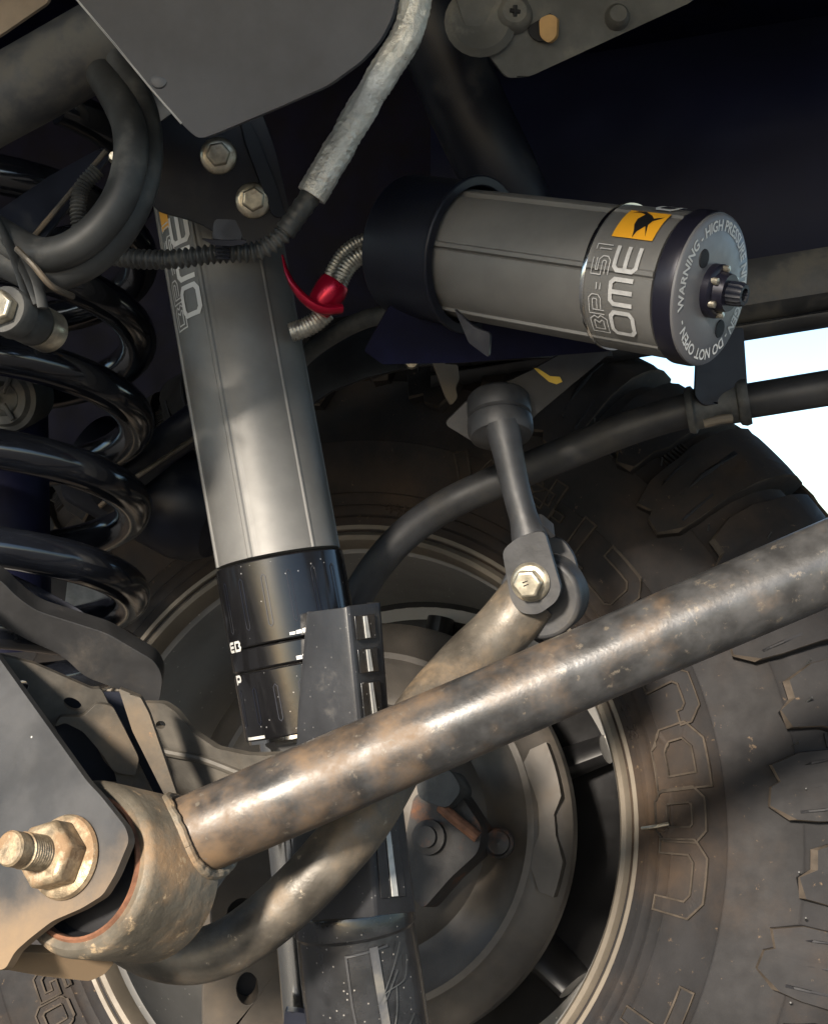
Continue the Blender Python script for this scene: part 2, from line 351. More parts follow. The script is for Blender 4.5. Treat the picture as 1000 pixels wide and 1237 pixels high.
# ------------------------------------------------------------ remote reservoir
t = thing('remote_reservoir', 'grey cylindrical shock reservoir canister with orange emblem and warning ring text', 'reservoir', A0)
def rib(th):          # shallow extruded ribs along the canister
    sg = 1 if ax.cross(e1).dot(e2) > 0 else -1; d = 0
    for c in (-8, 50, -72, 110, -130, 175):
        x = (th * sg - R(c) + math.pi) % (2 * math.pi) - math.pi
        if R(-3) < x < R(1.2): d = .0012
        elif R(-5.2) < x <= R(-3): d = -.0010
    return 1 + d / RR
L_ = LEN
N_ = 240
mk('canister', *lathe([(0, -.02), (RR - .002, -.02), (RR - .001, 0), (RR - .0008, .2 * L_), (RR - .0008, .67 * L_)], A0, ax, N_, rfun=rib, u=e1), M['grey_ano'], t, sharp=20)
mk('groove_ring', *lathe([(RR * .9, .665 * L_), (RR + .0008, .665 * L_), (RR + .0010, .672 * L_), (RR + .0008, .679 * L_), (RR * .9, .679 * L_)], A0, ax, 96), M['rod'], t)
mk('label_band', *lathe([(RR * .9, .677 * L_), (RR - .0002, .679 * L_), (RR - .0002, .925 * L_), (RR * .9, .927 * L_)], A0, ax, N_, u=e1, rfun=lambda th: 1 + (rib(th) - 1) * .5), M['grey_ano'], t, sharp=15)
mk('cap_ring', *lathe([(RR * .9, .930 * L_), (RR + .0004, .932 * L_), (RR + .0014, .94 * L_), (RR + .0014, .985 * L_), (RR + .0008, L_), (RR * .8, L_)], A0, ax, 96), M['navy_cap'], t)
fc = mk('end_cap', *lathe([(RR + .0006, .994 * L_), (RR + .0004, 1.008 * L_), (RR - .001, 1.014 * L_), (RR * .45, 1.014 * L_), (0, 1.014 * L_)], A0, ax, 96), M['grey_cap'], t)
FH = 1.014 * L_
for (x, y) in ((850, 312), (869, 397)):
    p = Plane(A0 + ax * FH, ax).at(x, y)
    mk('pin_hole', *lathe([(0, .0004), (.0042, .0004), (.0046, -.0005)], p, ax, 20), M['hole'], fc)
vb = A0 + ax * FH
mk('valve_base', *lathe([(.0, .0), (.0125, .0), (.0125, .0035), (.011, .0045), (.0095, .0045), (.0085, .009), (0, .009)], vb, ax, 28), M['navy_cap'], t)
for k in range(6):
    a = R(60 * k + 10); mk('valve_lug', *lathe([(0, 0), (.0016, .0), (.0016, .0068), (0, .0072)], vb + (e1 * math.cos(a) + e2 * math.sin(a)) * .0105, ax, 10), M['zinc'], t)
vs_ = mk('valve_cap', *lathe([(0, .006), (.0054, .006), (.0054, .0145), (.0047, .0162), (.0031, .0162), (.0029, .014), (0, .014)], vb, ax, 48, rfun=lambda th: 1 + .05 * math.cos(16 * th)), M['black'], t)

# ---- lettering helpers
def stroke2d(P, w, closed=False, sub=4):
    """polyline -> strips of quads; returns list of quads in 2D"""
    P = [Vector((x, y)) for x, y in P]; m = len(P); L, Rr = [], []
    for i in range(m):
        if closed: a, c = P[i - 1], P[(i + 1) % m]
        else: a, c = P[max(i - 1, 0)], P[min(i + 1, m - 1)]
        d0 = (P[i] - a); d1 = (c - P[i])
        if d0.length < 1e-9: d0 = d1
        if d1.length < 1e-9: d1 = d0
        d0 = d0.normalized(); d1 = d1.normalized(); n0 = Vector((-d0.y, d0.x)); n1 = Vector((-d1.y, d1.x))
        n = (n0 + n1); n = n / max(.35, n.length_squared) * 2 if n.length > 1e-6 else n0
        L.append(P[i] + n * w / 2); Rr.append(P[i] - n * w / 2)
    q = []
    for i in range(m if closed else m - 1):
        j = (i + 1) % m
        for s in range(sub):
            a, b = s / sub, (s + 1) / sub
            q.append([Rr[i].lerp(Rr[j], a), Rr[i].lerp(Rr[j], b), L[i].lerp(L[j], b), L[i].lerp(L[j], a)])
    return q, L, Rr
GL = {'O': [([(.18, 0), (.82, 0), (1, .15), (1, .85), (.82, 1), (.18, 1), (0, .85), (0, .15)], True)],
      'M': [([(0, 0), (0, .85), (.15, 1), (.85, 1), (1, .85), (1, 0)], False), ([(.5, 0), (.5, 1)], False)],
      'E': [([(1, 1), (.15, 1), (0, .85), (0, .15), (.15, 0), (1, 0)], False), ([(0, .5), (1, .5)], False)],
      'B': [([(0, 0), (0, 1), (.8, 1), (.95, .8), (.8, .52), (1, .3), (.85, 0)], True)],
      'P': [([(0, 0), (0, 1), (.85, 1), (1, .85), (1, .5), (.85, .38), (.2, .38)], False)],
      '-': [([(.1, .45), (.8, .45)], False)],
      '5': [([(1, 1), (.1, 1), (.1, .55), (.85, .55), (1, .4), (1, .15), (.85, 0), (0, 0)], False)],
      '1': [([(.2, 1), (.6, 1), (.6, 0)], False)]}
def stroke_word(word, H, wd, gap, sw, outline=None):
    Q = []; x = 0
    for ch in word:
        k = .55 if ch == '1' else (.6 if ch == '-' else 1)
        for (P, cl) in GL[ch]:
            P = [(x + a * wd * k, b * H) for a, b in P]
            q, L, Rr = stroke2d(P, sw, cl)
            if outline:
                for PP in (L, Rr): Q += stroke2d([tuple(v) for v in PP], outline, cl)[0]
            else: Q += q
        x += wd * k + gap
    return Q, x - gap
def map_quads(Q, f):
    V_ = []; Fc = []
    for q in Q:
        n = len(V_); V_ += [f(v.x, v.y) for v in q]; Fc.append((n, n + 1, n + 2, n + 3))
    return V_, Fc
def text_mesh(s, size, bold=0.0):
    c = bpy.data.curves.new('tmp', 'FONT'); c.body = s; c.size = size; c.align_x = 'CENTER'; c.resolution_u = 3; c.offset = bold * size
    o = bpy.data.objects.new('tmp', c); col.objects.link(o)
    dg = bpy.context.evaluated_depsgraph_get(); me = bpy.data.meshes.new_from_object(o.evaluated_get(dg))
    v = [p.co.copy() for p in me.vertices]; f = [tuple(p.vertices) for p in me.polygons]
    bpy.data.objects.remove(o); bpy.data.curves.remove(c); bpy.data.meshes.remove(me); return v, f

# wording on the label band: reads upward, letter tops towards the bracket
HT = .0115
Q, wl = stroke_word('OME', HT, .0112, .0040, .0020)
rl = RR + .00075
h_ome = .862 * L_
mk('lettering', *map_quads(Q, lambda x, y: res_pt(R(-60) + x / RR, h_ome - y, rl)), M['print'], t, smooth=False)
Q, wl2 = stroke_word('BP-51', .0070, .0072, .0030, .0020, .00045)
mk('outline_lettering', *map_quads(Q, lambda x, y: res_pt(R(-60) + x / RR, .757 * L_ - y, rl)), M['print'], t, smooth=False)
# orange emblem: square with a running bird
def patch(u0, u1, h0, h1, r, n=8):
    V_ = []; Fc = []
    for i in range(n + 1):
        a = u0 + (u1 - u0) * i / n; V_ += [res_pt(a, h0, r), res_pt(a, h1, r)]
    for i in range(n): Fc.append((2 * i, 2 * i + 1, 2 * i + 3, 2 * i + 2))
    return V_, Fc
UA, UB = R(16), R(47)
em = mk('emblem', *patch(UA, UB, .735 * L_, .885 * L_, rl), M['orange'], t)
bird = [(.50, .02), (.54, .22), (.66, .40), (.80, .08), (.70, .45), (.74, .60), (.95, .80), (.72, .70), (.62, .82), (.40, .97), (.22, .96), (.12, .86), (.30, .90), (.44, .84), (.36, .62), (.38, .42), (.46, .22)]
bp_ = [Vector((x, y, 0)) for x, y in bird]
tr = tessellate_polygon([bp_])
mk('bird_mark', [res_pt(UA + (UB - UA) * p.y, (.735 + .15 * p.x) * L_, rl + .0003) for p in bp_], [tuple(x) for x in tr], M['ink'], em, smooth=False)
Q, _ = stroke_word('O', HT * .8, .0128, .0042, .0022)
mk('lettering', *map_quads(Q, lambda x, y: res_pt(R(55) + x / RR, .87 * L_ - y, rl)), M['white'], t, smooth=False)
# ring of warning text on the end face (clockwise, tops outward)
s = 'WARNING - HIGH PRESSURE NITROGEN - DO NOT OPEN - '
v, f = text_mesh(s, 1.0, .022); x0 = min(p.x for p in v); x1 = max(p.x for p in v); tot = (x1 - x0) + .75
TS = 2 * math.pi * .0290 / tot
def ringpt(x, y):
    a = R(216) - (x - x0) / tot * 2 * math.pi      # angle seen from the front: 180 = left, 90 = up
    rr_ = .0272 + y * TS * 1.05
    side = e1 if e1.dot(RX) > 0 else -e1
    rx = ax.cross(e2); rx = rx if rx.dot(RX) > 0 else -rx
    return A0 + ax * (FH + .0003) + (rx * math.cos(a) + e2 * math.sin(a)) * rr_
mk('warning_text', [ringpt(p.x, p.y) for p in v], f, M['white'], fc, smooth=False)

# ------------------------------------------------------------ shock absorber
S0, S1 = W(263, 262, .785), W(337, 676, .762)
sa = (S1 - S0).normalized(); SL = (S1 - S0).length; SR = .0350
s1 = (-FY - sa * (-FY).dot(sa)).normalized(); s2 = sa.cross(s1)
if s2.dot(RX) < 0: s2 = -s2
def sh_pt(th, h, r): return S0 + sa * h + (s1 * math.cos(th) + s2 * math.sin(th)) * r
t = thing('shock_absorber', 'tall grey and black adjustable shock absorber standing left of centre', 'shock absorber', W(440, 1240, .76))
def srib(th):
    # th runs u=s1 -> w = a x u ; convert to signed right-hand angle
    w = sa.cross(s1); sg = 1 if w.dot(s2) > 0 else -1
    x = ((th * sg) + math.pi) % (2 * math.pi) - math.pi
    d = 0
    if R(-72) < x < R(-22): d = .000
    elif R(-22) <= x < R(-17): d = .0011
    elif R(-17) <= x < R(-13): d = .0004
    elif R(-80) <= x <= R(-72): d = .0011
    elif R(40) <= x <= R(43): d = .0006
    elif abs(x) > R(100) and int(math.degrees(abs(x)) / 20) % 2: d = .0010
    return 1 + d / SR
mk('body_tube', *lathe([(0, -.10), (SR - .002, -.10), (SR - .0005, -.098), (SR, -.05), (SR, SL * .5), (SR, SL - .001), (SR * .92, SL)], S0, sa, 240, rfun=srib, u=s1), M['grey_ano'], t, sharp=25)
# decals
mk('decal_patch', *map_quads([[Vector((a, b)), Vector((a + .004, b)), Vector((a + .004, b + .009)), Vector((a, b + .009))] for a, b in [(-.008, 0), (-.004, 0), (0, 0), (.004, 0)]],
   lambda x, y: sh_pt(R(-61) + y / SR, .001 - x, SR + .0006)), M['orange'], t, smooth=False)
Q, _ = stroke_word('OME', .0125, .0162, .0052, .0028)
mk('lettering', *map_quads(Q, lambda x, y: sh_pt(R(-25) - y / SR, .0635 - x, SR + .0005)), M['white'], t, smooth=False)
Q, _ = stroke_word('BP-51', .0080, .0112, .0042, .0024, .0008)
mk('outline_lettering', *map_quads(Q, lambda x, y: sh_pt(R(-47) - y / SR, .068 - x, SR + .0005)), M['white'], t, smooth=False)
# adjuster collars
c0 = SL
def coll(h): return S0 + sa * (SL + h)
CR = .0368
col_ = [('collar', 0.001, .047), ('collar', .0480, .0600), ('collar', .0610, .0985)]
for i, (nm, a, b) in enumerate(col_):
    ob = mk(nm, *lathe([(CR * .8, a), (CR - .0006, a), (CR, a + .0008), (CR, b - .0008), (CR - .0006, b), (CR * .8, b)], S1, sa, 96), M['black_ano'], t)
    if i != 1:
        for th in range(-80, 100, 22):
            th_ = R(th + (4 if i == 0 else -2)); hh0, hh1 = a + .010, b - .010
            q, _, _ = stroke2d([(-.0012, hh0), (-.0012, hh1), (0, hh1 + .0014), (.0012, hh1), (.0012, hh0), (0, hh0 - .0014)], .0005, True)
            mk('slot', *map_quads(q, lambda x, y: sh_pt(th_ + x / CR, SL + y, CR + .0003)), M['black'], ob, smooth=False)
mk('seal_ring', *lathe([(CR * .6, .0985), (CR - .002, .0985), (CR - .002, .1005), (CR * .6, .1005)], S1, sa, 80), M['rod'], t)
mk('lower_nut', *lathe([(.0, .1005), (.026, .1005), (.026, .103), (.019, .110), (0, .110)], S1, sa, 8), M['grey_ano'], t, sharp=20)
for (th, hh, w_, n) in ((R(4), .0452, .0015, 5), (R(6), .0590, .0020, 5)):
    for k in range(n):
        Q = [[Vector((k * .0036, 0)), Vector((k * .0036 + .0031, 0)), Vector((k * .0036 + .0031, -w_ - k * .0006)), Vector((k * .0036, -w_ - k * .0004))]]
        mk('tick_mark', *map_quads(Q, lambda x, y: sh_pt(th + x / CR, SL + hh + y, CR + .0004)), M['white'], t, smooth=False)
for (word, th, hh) in (('EB', -64, .0478), ('P', -62, .0665)):
    Q, _ = stroke_word(word, .0046, .0048, .002, .0014)
    mk('mark_lettering', *map_quads(Q, lambda x, y: sh_pt(R(th) + x / CR, SL + hh - y, CR + .0005)), M['dimwhite'], t, smooth=False)
for th in (-60, 10):
    Q = [[Vector((k * .004, 0)), Vector((k * .004 + .004, 0)), Vector((k * .004 + .004, -.0016)), Vector((k * .004, -.0016))] for k in range(4)]
    mk('edge_mark', *map_quads(Q, lambda x, y: sh_pt(R(th) + x / CR, SL + .0975 + y, CR + .0004)), M['pale'], t, smooth=False)
# piston rod and stone guard
mk('piston_rod', *tube(WS([(330, 860, .785), (352, 1130, .79), (366, 1290, .795)]), .0098, 32), M['rod'], t)
def folded(rows, name, mat, parent, th=.002):
    """rows: list of cross-sections (each a list of world points) forming a folded sheet"""
    V_ = []; Fc = []; n = len(rows[0])
    for r_ in rows: V_ += r_
    for i in range(len(rows) - 1):
        for k in range(n - 1): Fc.append((i * n + k, i * n + k + 1, (i + 1) * n + k + 1, (i + 1) * n + k))
    ob = mk(name, V_, Fc, mat, parent, sharp=30)
    sm = ob.modifiers.new('thick', 'SOLIDIFY'); sm.thickness = th; sm.offset = 0
    bv = ob.modifiers.new('bevel', 'BEVEL'); bv.width = .0007; bv.segments = 2; bv.limit_method = 'ANGLE'; bv.angle_limit = R(30)
    return ob
GY = [(738, 730), (900, 885), (1000, 985), (1112, 1098)]
rows = []
for (yl, lx, cx, rx) in ((738, 373, 418, 457), (860, 362, 430, 466), (980, 357, 442, 484), (1112, 352, 452, 500)):
    rows.append([W(lx + 10, yl, .745), W(lx, yl + 1, .713), W(lx + 4, yl + 1, .710), W(cx - 3, yl - 4, .6905), W(cx, yl - 5, .690), W(cx + 3, yl - 6, .6905), W(rx - 2, yl - 10, .714), W(rx, yl - 10, .717), W(rx - 12, yl - 10, .75)])
gd = folded(rows, 'stone_guard', M['guard'], t)
# windows in the right-hand face of the guard
def gface(u, v):      # u 0..1 across right face (corner -> right), v 0..1 top -> bottom
    import bisect
    k = min(int(v * 3), 2); fr = v * 3 - k
    a = rows[k][5].lerp(rows[k][6], u); b = rows[k + 1][5].lerp(rows[k + 1][6], u); return a.lerp(b, fr)
nrm = (gface(1, .1) - gface(0, .1)).cross(gface(0, .3) - gface(0, 0)).normalized()
if nrm.dot(FY) > 0: nrm = -nrm
for (v0, v1) in ((.035, .115), (.145, .225), (.255, .40), (.68, .95)):
    q = [gface(.08, v0), gface(.78, v0), gface(.78, v1), gface(.08, v1)]
    ob = mk('guard_window', *prism([p + nrm * .0012 for p in q], [], nrm * .0007), M['film'], gd, bevel=.0003)
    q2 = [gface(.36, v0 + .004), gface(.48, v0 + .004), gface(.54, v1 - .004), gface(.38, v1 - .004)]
    mk('film_reflection', *prism([p + nrm * .0020 for p in q2], [], nrm * .0004), M['pale'], gd)  # reflection on the window film, laid on as a pale strip
G0, G1 = W(424, 1085, .757), W(452, 1300, .750)
ga = (G1 - G0).normalized()
mk('guard_tube', *lathe([(.0, .0), (.0345, .004), (.0350, .006), (.0350, .016), (.0338, .018), (.0345, .04), (.0350, .11)], G0, ga, 72, rfun=lambda th: 1 + .006 * math.sin(3 * th)), M['film'], t, sharp=25)
gq = []
def gt_pt(x, y, r=.0353):
    q1 = (-FY - ga * (-FY).dot(ga)).normalized(); q2 = ga.cross(q1); q2 = q2 if q2.dot(RX) > 0 else -q2
    return G0 + ga * y + (q1 * math.cos(x / .035) + q2 * math.sin(x / .035)) * r
Q = stroke2d([(.02, .022), (-.004, .024), (-.004, .05), (-.002, .075), (-.002, .11)], .0012)[0]
mk('film_edge', *map_quads(Q, gt_pt), M['guard'], t, smooth=False)
for P in ([(.012, .05), (.021, .035), (.028, .022)], [(.0135, .052), (.024, .036)], [(.010, .052), (.016, .046), (.028, .042), (.032, .030)], [(.014, .075), (.020, .058), (.022, .044)], [(.012, .080), (.024, .070), (.032, .062)], [(.018, .080), (.026, .075)]):
    Pc = [tuple(p.xy) for p in catmull([Vector((a, b, 0)) for a, b in P], 5)]
    mk('film_wrinkle', *map_quads(stroke2d(Pc, .0006, sub=1)[0], lambda x, y: gt_pt(x, y, .0357)), M['loom'], t, smooth=False)
mk('film_reflection', *map_quads(stroke2d([(.0115, .021), (.0125, .05), (.0135, .08), (.014, .11)], .0048, sub=6)[0], lambda x, y: gt_pt(x, y, .0356)), M['beam'], t)  # gloss reflection of the tube, put on as a grey strip
plate('clip', [(344, 1222), (362, 1224), (377, 1226), (379, 1262), (340, 1262)], flat(.765), .008, M['black'], t, rnd=3)

# upper mount bracket and its two flange bolts
pl = Plane(W(270, 215, .715), cdir(.12, -1, -.12))
t = thing('shock_mount_bracket', 'black upper shock mount bracket plate held by two bright hex bolts', 'bracket', W(260, 200, .715))
plate('bracket_plate', [(140, 60), (300, 90), (332, 178), (352, 262), (338, 300), (305, 308), (240, 268), (184, 253), (176, 150)], pl, .006, M['black'], t, rnd=14, bevel=.0015)
plate('bracket_rib', [(285, 120), (300, 140), (338, 235), (345, 262), (330, 262), (296, 170)], Plane(W(300, 190, .711), cdir(.3, -1, -.12)), .004, M['black'], t, rnd=8)
def flange_bolt(px, py, plane, rf, rh, name, label, group, mat, a=None, rot=.2):
    p = plane.at(px, py); a = a or (-plane.n if plane.n.dot(FY) > 0 else plane.n)
    b = thing(name, label, 'bolt', p, group)
    mk('flange', *lathe([(0, 0), (rf, 0), (rf, .0012), (rf * .93, .0022), (rf * .72, .0030), (0, .0030)], p, a, 40), M[mat], b)
    mk('hex_head', *hexa(p, a, rh, .0025, .0085, rot=rot), M[mat], b, sharp=20, bevel=.0004)
    return b
flange_bolt(264, 188, pl, .0099, .0065, 'flange_bolt', 'upper hex bolt nearest the grey panel corner on the black bracket', 'shock mount bolts', 'zinc')
flange_bolt(306, 242, pl, .0097, .0065, 'flange_bolt', 'lower hex bolt on the black bracket above the ribbed conduit', 'shock mount bolts', 'zinc', rot=.45)

# ------------------------------------------------------------ coil spring
t = thing('coil_spring', 'thick glossy black coil spring at the left edge', 'coil spring', W(0, 760, .80))
SC = W(-4, 580, .82); e_ = math.asin(40 / 180.)
up_s = cdir(-.02, math.sin(e_), math.cos(e_)).normalized()    # spring axis, leaning towards the viewer at the top... seen from below
rt_s = (RX - up_s * RX.dot(up_s)).normalized(); fr_s = up_s.cross(rt_s)
if fr_s.dot(FY) > 0: fr_s = -fr_s
PX = .82 / F; CRD = .0835; pitch = 108 * PX
pts = []
for k in range(0, int(6.6 * 48)):
    ph = 2 * math.pi * (k / 48 - 3.9)                    # phase 0 = front, 90 = right
    drop = pitch * ph / (2 * math.pi)
    if ph > 2 * math.pi * 1.62: drop = pitch * 1.62 + (drop - pitch * 1.62) * .55
    c = SC - up_s * drop
    pts.append(c + fr_s * (CRD * math.cos(ph)) + rt_s * (CRD * math.sin(ph)))
mk('coil', *tube(pts, .0118, 24), M['gloss'], t)
# bump stop seen between the coils
t = thing('bump_stop', 'dark ribbed bump stop peeking between the spring coils at left', 'bump stop', W(10, 480, .83))
bo = W(15, 480, .835)
a_ = cdir(-.25, -1, -.15)
mk('rubber_body', *lathe([(0, .008), (.008, .008), (.011, .012), (.016, .012), (.018, .009), (.021, .008), (.0215, .002), (.018, -.02)], bo, a_, 36), M['rubber'], t)
for k in range(3):
    an = R(120 * k); _, u_, w_ = basis(a_)
    mk('rib', *tube([bo + a_ * .0135 + (u_ * math.cos(an) + w_ * math.sin(an)) * .004, bo + a_ * .0135 + (u_ * math.cos(an) + w_ * math.sin(an)) * .015], .0016, 8), M['rubber'], t)
mk('mount_post', *tube([bo + cdir(-.02, .01, .06), bo + cdir(-.01, .02, 0), bo + cdir(-.01, .03, -.16)], .026, 24), M['blackdeep'], t)

# spring perch arm below the spring
t = thing('spring_perch', 'wavy dark steel spring perch below the coil spring', 'spring perch', W(100, 790, .72))
plate('perch_flange', [(-60, 668), (0, 700), (20, 721), (44, 738), (85, 751), (129, 765), (187, 799), (197, 818), (193, 848), (180, 860), (170, 843), (102, 818), (75, 792), (34, 774), (-5, 752), (-60, 740)], Plane(W(100, 790, .715), cdir(.1, -1, -.35)), .016, M['perch'], t, rnd=12, bevel=.005, bseg=4)
plate('perch_seat', [(-60, 660), (40, 705), (95, 735), (140, 770), (60, 762), (-60, 730)], Plane(W(60, 730, .76), cdir(0, -1, .6)), .004, M['black'], t, rnd=10)
o = plate('cast_bracket', [(84, 682), (112, 684), (142, 716), (120, 736), (78, 732)], Plane(W(110, 710, .93), cdir(.1, -1, -.5)), .01, M['pale'], rnd=4, bevel=.002)
tag(o, 'small pale rough cast bracket seen through the lowest coil', 'bracket')

# pipe and cone behind spring and shock
o = mk('steel_pipe', *tube(WS([(120, 600, .93), (190, 545, .92), (290, 470, .91)]), .0135, 24), M['black'])
tag(o, 'dark steel pipe slanting behind the spring towards the grey shock', 'pipe')
o = mk('brake_line', *tube(WS([(120, 612, .90), (166, 575, .90), (260, 512, .90)]), .0018, 10), M['sway'])
tag(o, 'thin brake line running just below the dark slanted pipe', 'line')
o = mk('axle_tube', *lathe([(0, -.03), (.036, -.03), (.039, .02), (.040, .06), (.036, .075), (.028, .085), (0, .09)], W(150, 575, .99), cdir(.9, -.25, -.42), 40), M['black'])
tag(o, 'dark rounded housing end between the spring and the shock', 'axle housing')

# ------------------------------------------------------------ axle bracket and track bar mount
t = thing('axle_bracket', 'dusty tan axle bracket plates with notch and holes behind the big bolt', 'bracket', W(130, 900, .68))
pA = Plane(W(110, 880, .672), cdir(.30, -1, -.15))
plate('web_plate', [(-40, 782), (41, 802), (112, 833), (122, 832), (190, 968), (120, 975), (-40, 975)], pA, .005, M['axle'], t, rnd=4, bevel=.001,
      holes=[ell(88, 851, 12, 7, 16, R(28)), ell(27, 830, 8, 8, 12), [(65, 878), (78, 873), (102, 884), (118, 905), (126, 920), (138, 933), (142, 948), (112, 948), (85, 922)]])
pB = Plane(W(110, 880, .664), cdir(.30, -1, -.15))
plate('notch_tab', [(117, 850), (136, 853), (150, 880), (168, 916), (164, 938), (138, 933), (124, 912), (100, 884), (78, 873), (66, 879), (72, 866), (100, 866)], pB, .004, M['axle'], t, rnd=5, bevel=.0012)
plate('side_flange', [(143, 832), (170, 843), (180, 862), (217, 970), (204, 972), (160, 884)], Plane(W(180, 900, .655), cdir(.05, -1, -.1)), .005, M['axle'], t, rnd=3, bevel=.0008)
plate('inner_web_shade', [(20, 826), (112, 836), (146, 836), (208, 972), (170, 985), (40, 985)], Plane(W(110, 900, .705), cdir(.2, -1, 0)), .003, M['black'], t, rnd=3)  # dark web widened behind the notch to put shade in the opening
pC = Plane(W(230, 905, .70), cdir(-.25, -1, -.2))
plate('gusset', [(168, 850), (197, 850), (212, 860), (232, 885), (262, 905), (300, 913), (345, 912), (330, 960), (215, 975)], pC, .005, M['axle'], t, rnd=5, bevel=.001, holes=[ell(194, 876, 6, 5, 12)])
mk('gusset_ridge', *tube(catmull([pC.at(*p) - FY * .002 for p in ((186, 905), (215, 911), (245, 917), (290, 934))], 5), .0022, 8), M['axle'], t)

# track bar and its eye
E0, E1 = W(99, 1048, .585), W(186, 1061, .628)
ea = (E1 - E0).normalized(); EL = (E1 - E0).length; ER = .0385
t = thing('track_bar', 'rusty steel track bar crossing the picture diagonally in front of the shock', 'track bar', (E0 + E1) / 2)
tb0, tb1 = W(205, 1022, .615), W(1120, 628, .618)
ctr = (E0 + E1) / 2
bar = [tb0.lerp(tb1, k / 40) for k in range(41)]
mk('bar', *tube(bar, lambda u: .0188 + .0004 * math.sin(u * 9), 48), M['trackbar'], t)
mk('eye_sleeve', *lathe([(.0300, .003), (.0315, .0), (.0350, -.001), (ER - .0012, .0005), (ER, .003), (ER, EL - .002), (ER - .002, EL), (.0300, EL)], E0, ea, 72, closed=True), M['eye'], t)
mk('eye_lip', *lathe([(.0290, .0025), (.0296, -.0008), (.0308, -.0014), (.0320, .000), (.0300, .005)], E0, ea, 72, closed=True), M['rustring'], t)
mk('rubber_bushing', *lathe([(0, .006), (.018, .006), (.027, .010), (.0298, .005), (.0298, EL + .002), (.028, EL + .009), (0, EL + .009)], E0, ea, 56), M['hole'], t)
# weld bead around the bar root
wb = []
bd = (tb1 - tb0).normalized(); _, u_, w_ = basis(bd)
for k in range(49):
    a = 2 * math.pi * k / 48
    p = tb0 + (u_ * math.cos(a) + w_ * math.sin(a)) * .0205
    # slide along the bar until the sleeve surface
    lo = -.03
    for st in range(120):
        q = p + bd * (lo + st * .0008); rel = q - E0; rad = (rel - ea * rel.dot(ea)).length
        if rad > ER - .0004: break
    wb.append(q)
rnd_ = random.Random(3)
mk('weld_bead', *tube(catmull(wb[:-1] + [wb[0]], 3), [.0024 + .00025 * rnd_.random() for k in range(48 * 3 + 1)], 10), M['eye'], t)

# bracket that carries the eye: front plate, rear plate, lower lip
t = thing('track_bar_bracket', 'grey steel bracket plate at the lower left holding the big brass coloured bolt', 'bracket', W(40, 1100, .58))
pF = Plane(W(92, 1049, .585) - ea * .012, ea)
plate('front_plate', [(-80, 690), (0, 797), (55, 874), (105, 944), (122, 962), (152, 1000), (156, 1016), (139, 1057), (124, 1082), (98, 1098), (63, 1113), (36, 1134), (18, 1150), (6, 1172), (-80, 1172)], pF, .0045, M['bracket'], t, rnd=7, bevel=.0012)
pRp = Plane(E1 + ea * .012, ea)
plate('lower_lip', [(6, 1150), (60, 1152), (139, 1163), (126, 1178), (108, 1186), (52, 1180), (8, 1172)], Plane(W(70, 1165, .60), cdir(.1, -1, -.9)), .004, M['bracket'], t, rnd=5, bevel=.0015)
pW = pF.at(80, 1036); ba = -ea
b = thing('eye_bolt', 'brass coloured rusty bolt end and hex nut on the lower left bracket', 'bolt', pW)
mk('washer', *lathe([(0, 0), (.0178, 0), (.0182, .0012), (.0174, .0030), (.0150, .0042), (0, .0042)], pW, ba, 44), M['yzinc'], b)
mk('hex_nut', *hexa(pW, ba, .0150, .0040, .0160, rot=.35), M['yzinc'], b, sharp=20, bevel=.0010)
pr = [(0, .015)]
for k in range(9): pr += [(.0078, .0160 + k * .0014), (.0070, .0167 + k * .0014)]
pr += [(.0070, .0290), (.0074, .0292), (.0074, .0345), (.0066, .0355), (0, .0355)]
mk('threaded_end', *lathe(pr, pW, ba, 36), M['yzinc'], b, sharp=20)

# ------------------------------------------------------------ curved arm (sway arm) and link
AR = [(640, 722, .742), (604, 764, .740), (560, 806, .730), (505, 872, .705), (445, 978, .675), (400, 1036, .668), (354, 1084, .666), (312, 1120, .666), (270, 1146, .668), (226, 1157, .672), (182, 1149, .680), (140, 1124, .69), (104, 1088, .70)]
t = thing('sway_bar', 'curved dusty steel sway bar passing behind the track bar, its eye at the clevis', 'sway bar', W(400, 1040, .70))
P = catmull(WS(AR), 8)
mk('arm', *tube(P, lambda u: .0168 - .0034 * min(1, u * 1.3), 40), M['sway'], t)
el0 = W(655, 716, .752); ela = cdir(-.33, -1, -.10).normalized()
mk('arm_eye', *lathe([(0, .0), (.0218, 0), (.0235, .002), (.0235, .022), (.0218, .024), (0, .024)], el0 + cdir(.004, .006, 0), ela, 48), M['linkm'], t, bevel=.001)
mk('eye_rubber', *lathe([(0, -.010), (.0195, -.010), (.0215, -.004), (.0195, 0), (0, 0)], el0 + cdir(.006, .010, -.002), ela, 40), M['rubber'], t)
# link
t = thing('sway_link', 'upright dark link rod with rubber bushing on top and clevis below', 'suspension link', W(640, 705, .72))
pK = Plane(W(642, 700, .718), ela)
plate('clevis_plate', [(606, 665), (625, 649), (657, 640), (678, 712), (672, 727), (650, 743), (628, 741), (617, 726)], pK, .004, M['linkm'], t, rnd=9, bevel=.001)
pK2 = Plane(W(666, 700, .762), ela)
plate('clevis_plate', [(640, 660), (664, 648), (680, 652), (694, 672), (702, 715), (704, 740), (690, 758), (668, 760), (650, 745)], pK2, .004, M['linkm'], t, rnd=10, bevel=.001)
plate('clevis_bridge', [(622, 652), (632, 640), (655, 634), (672, 648), (658, 652)], Plane(W(645, 645, .735), cdir(0, -1, -.8)), .01, M['linkm'], t, rnd=4)
mk('rod', *tube(catmull(WS([(606, 512, .745), (613, 545, .742), (624, 595, .739), (640, 652, .735)]), 8), lambda u: .0102 - .0022 * math.sin(min(1, u * 1.4) * math.pi * .5) + (.0025 * max(0, u - .85) / .15), 28), M['linkm'], t)
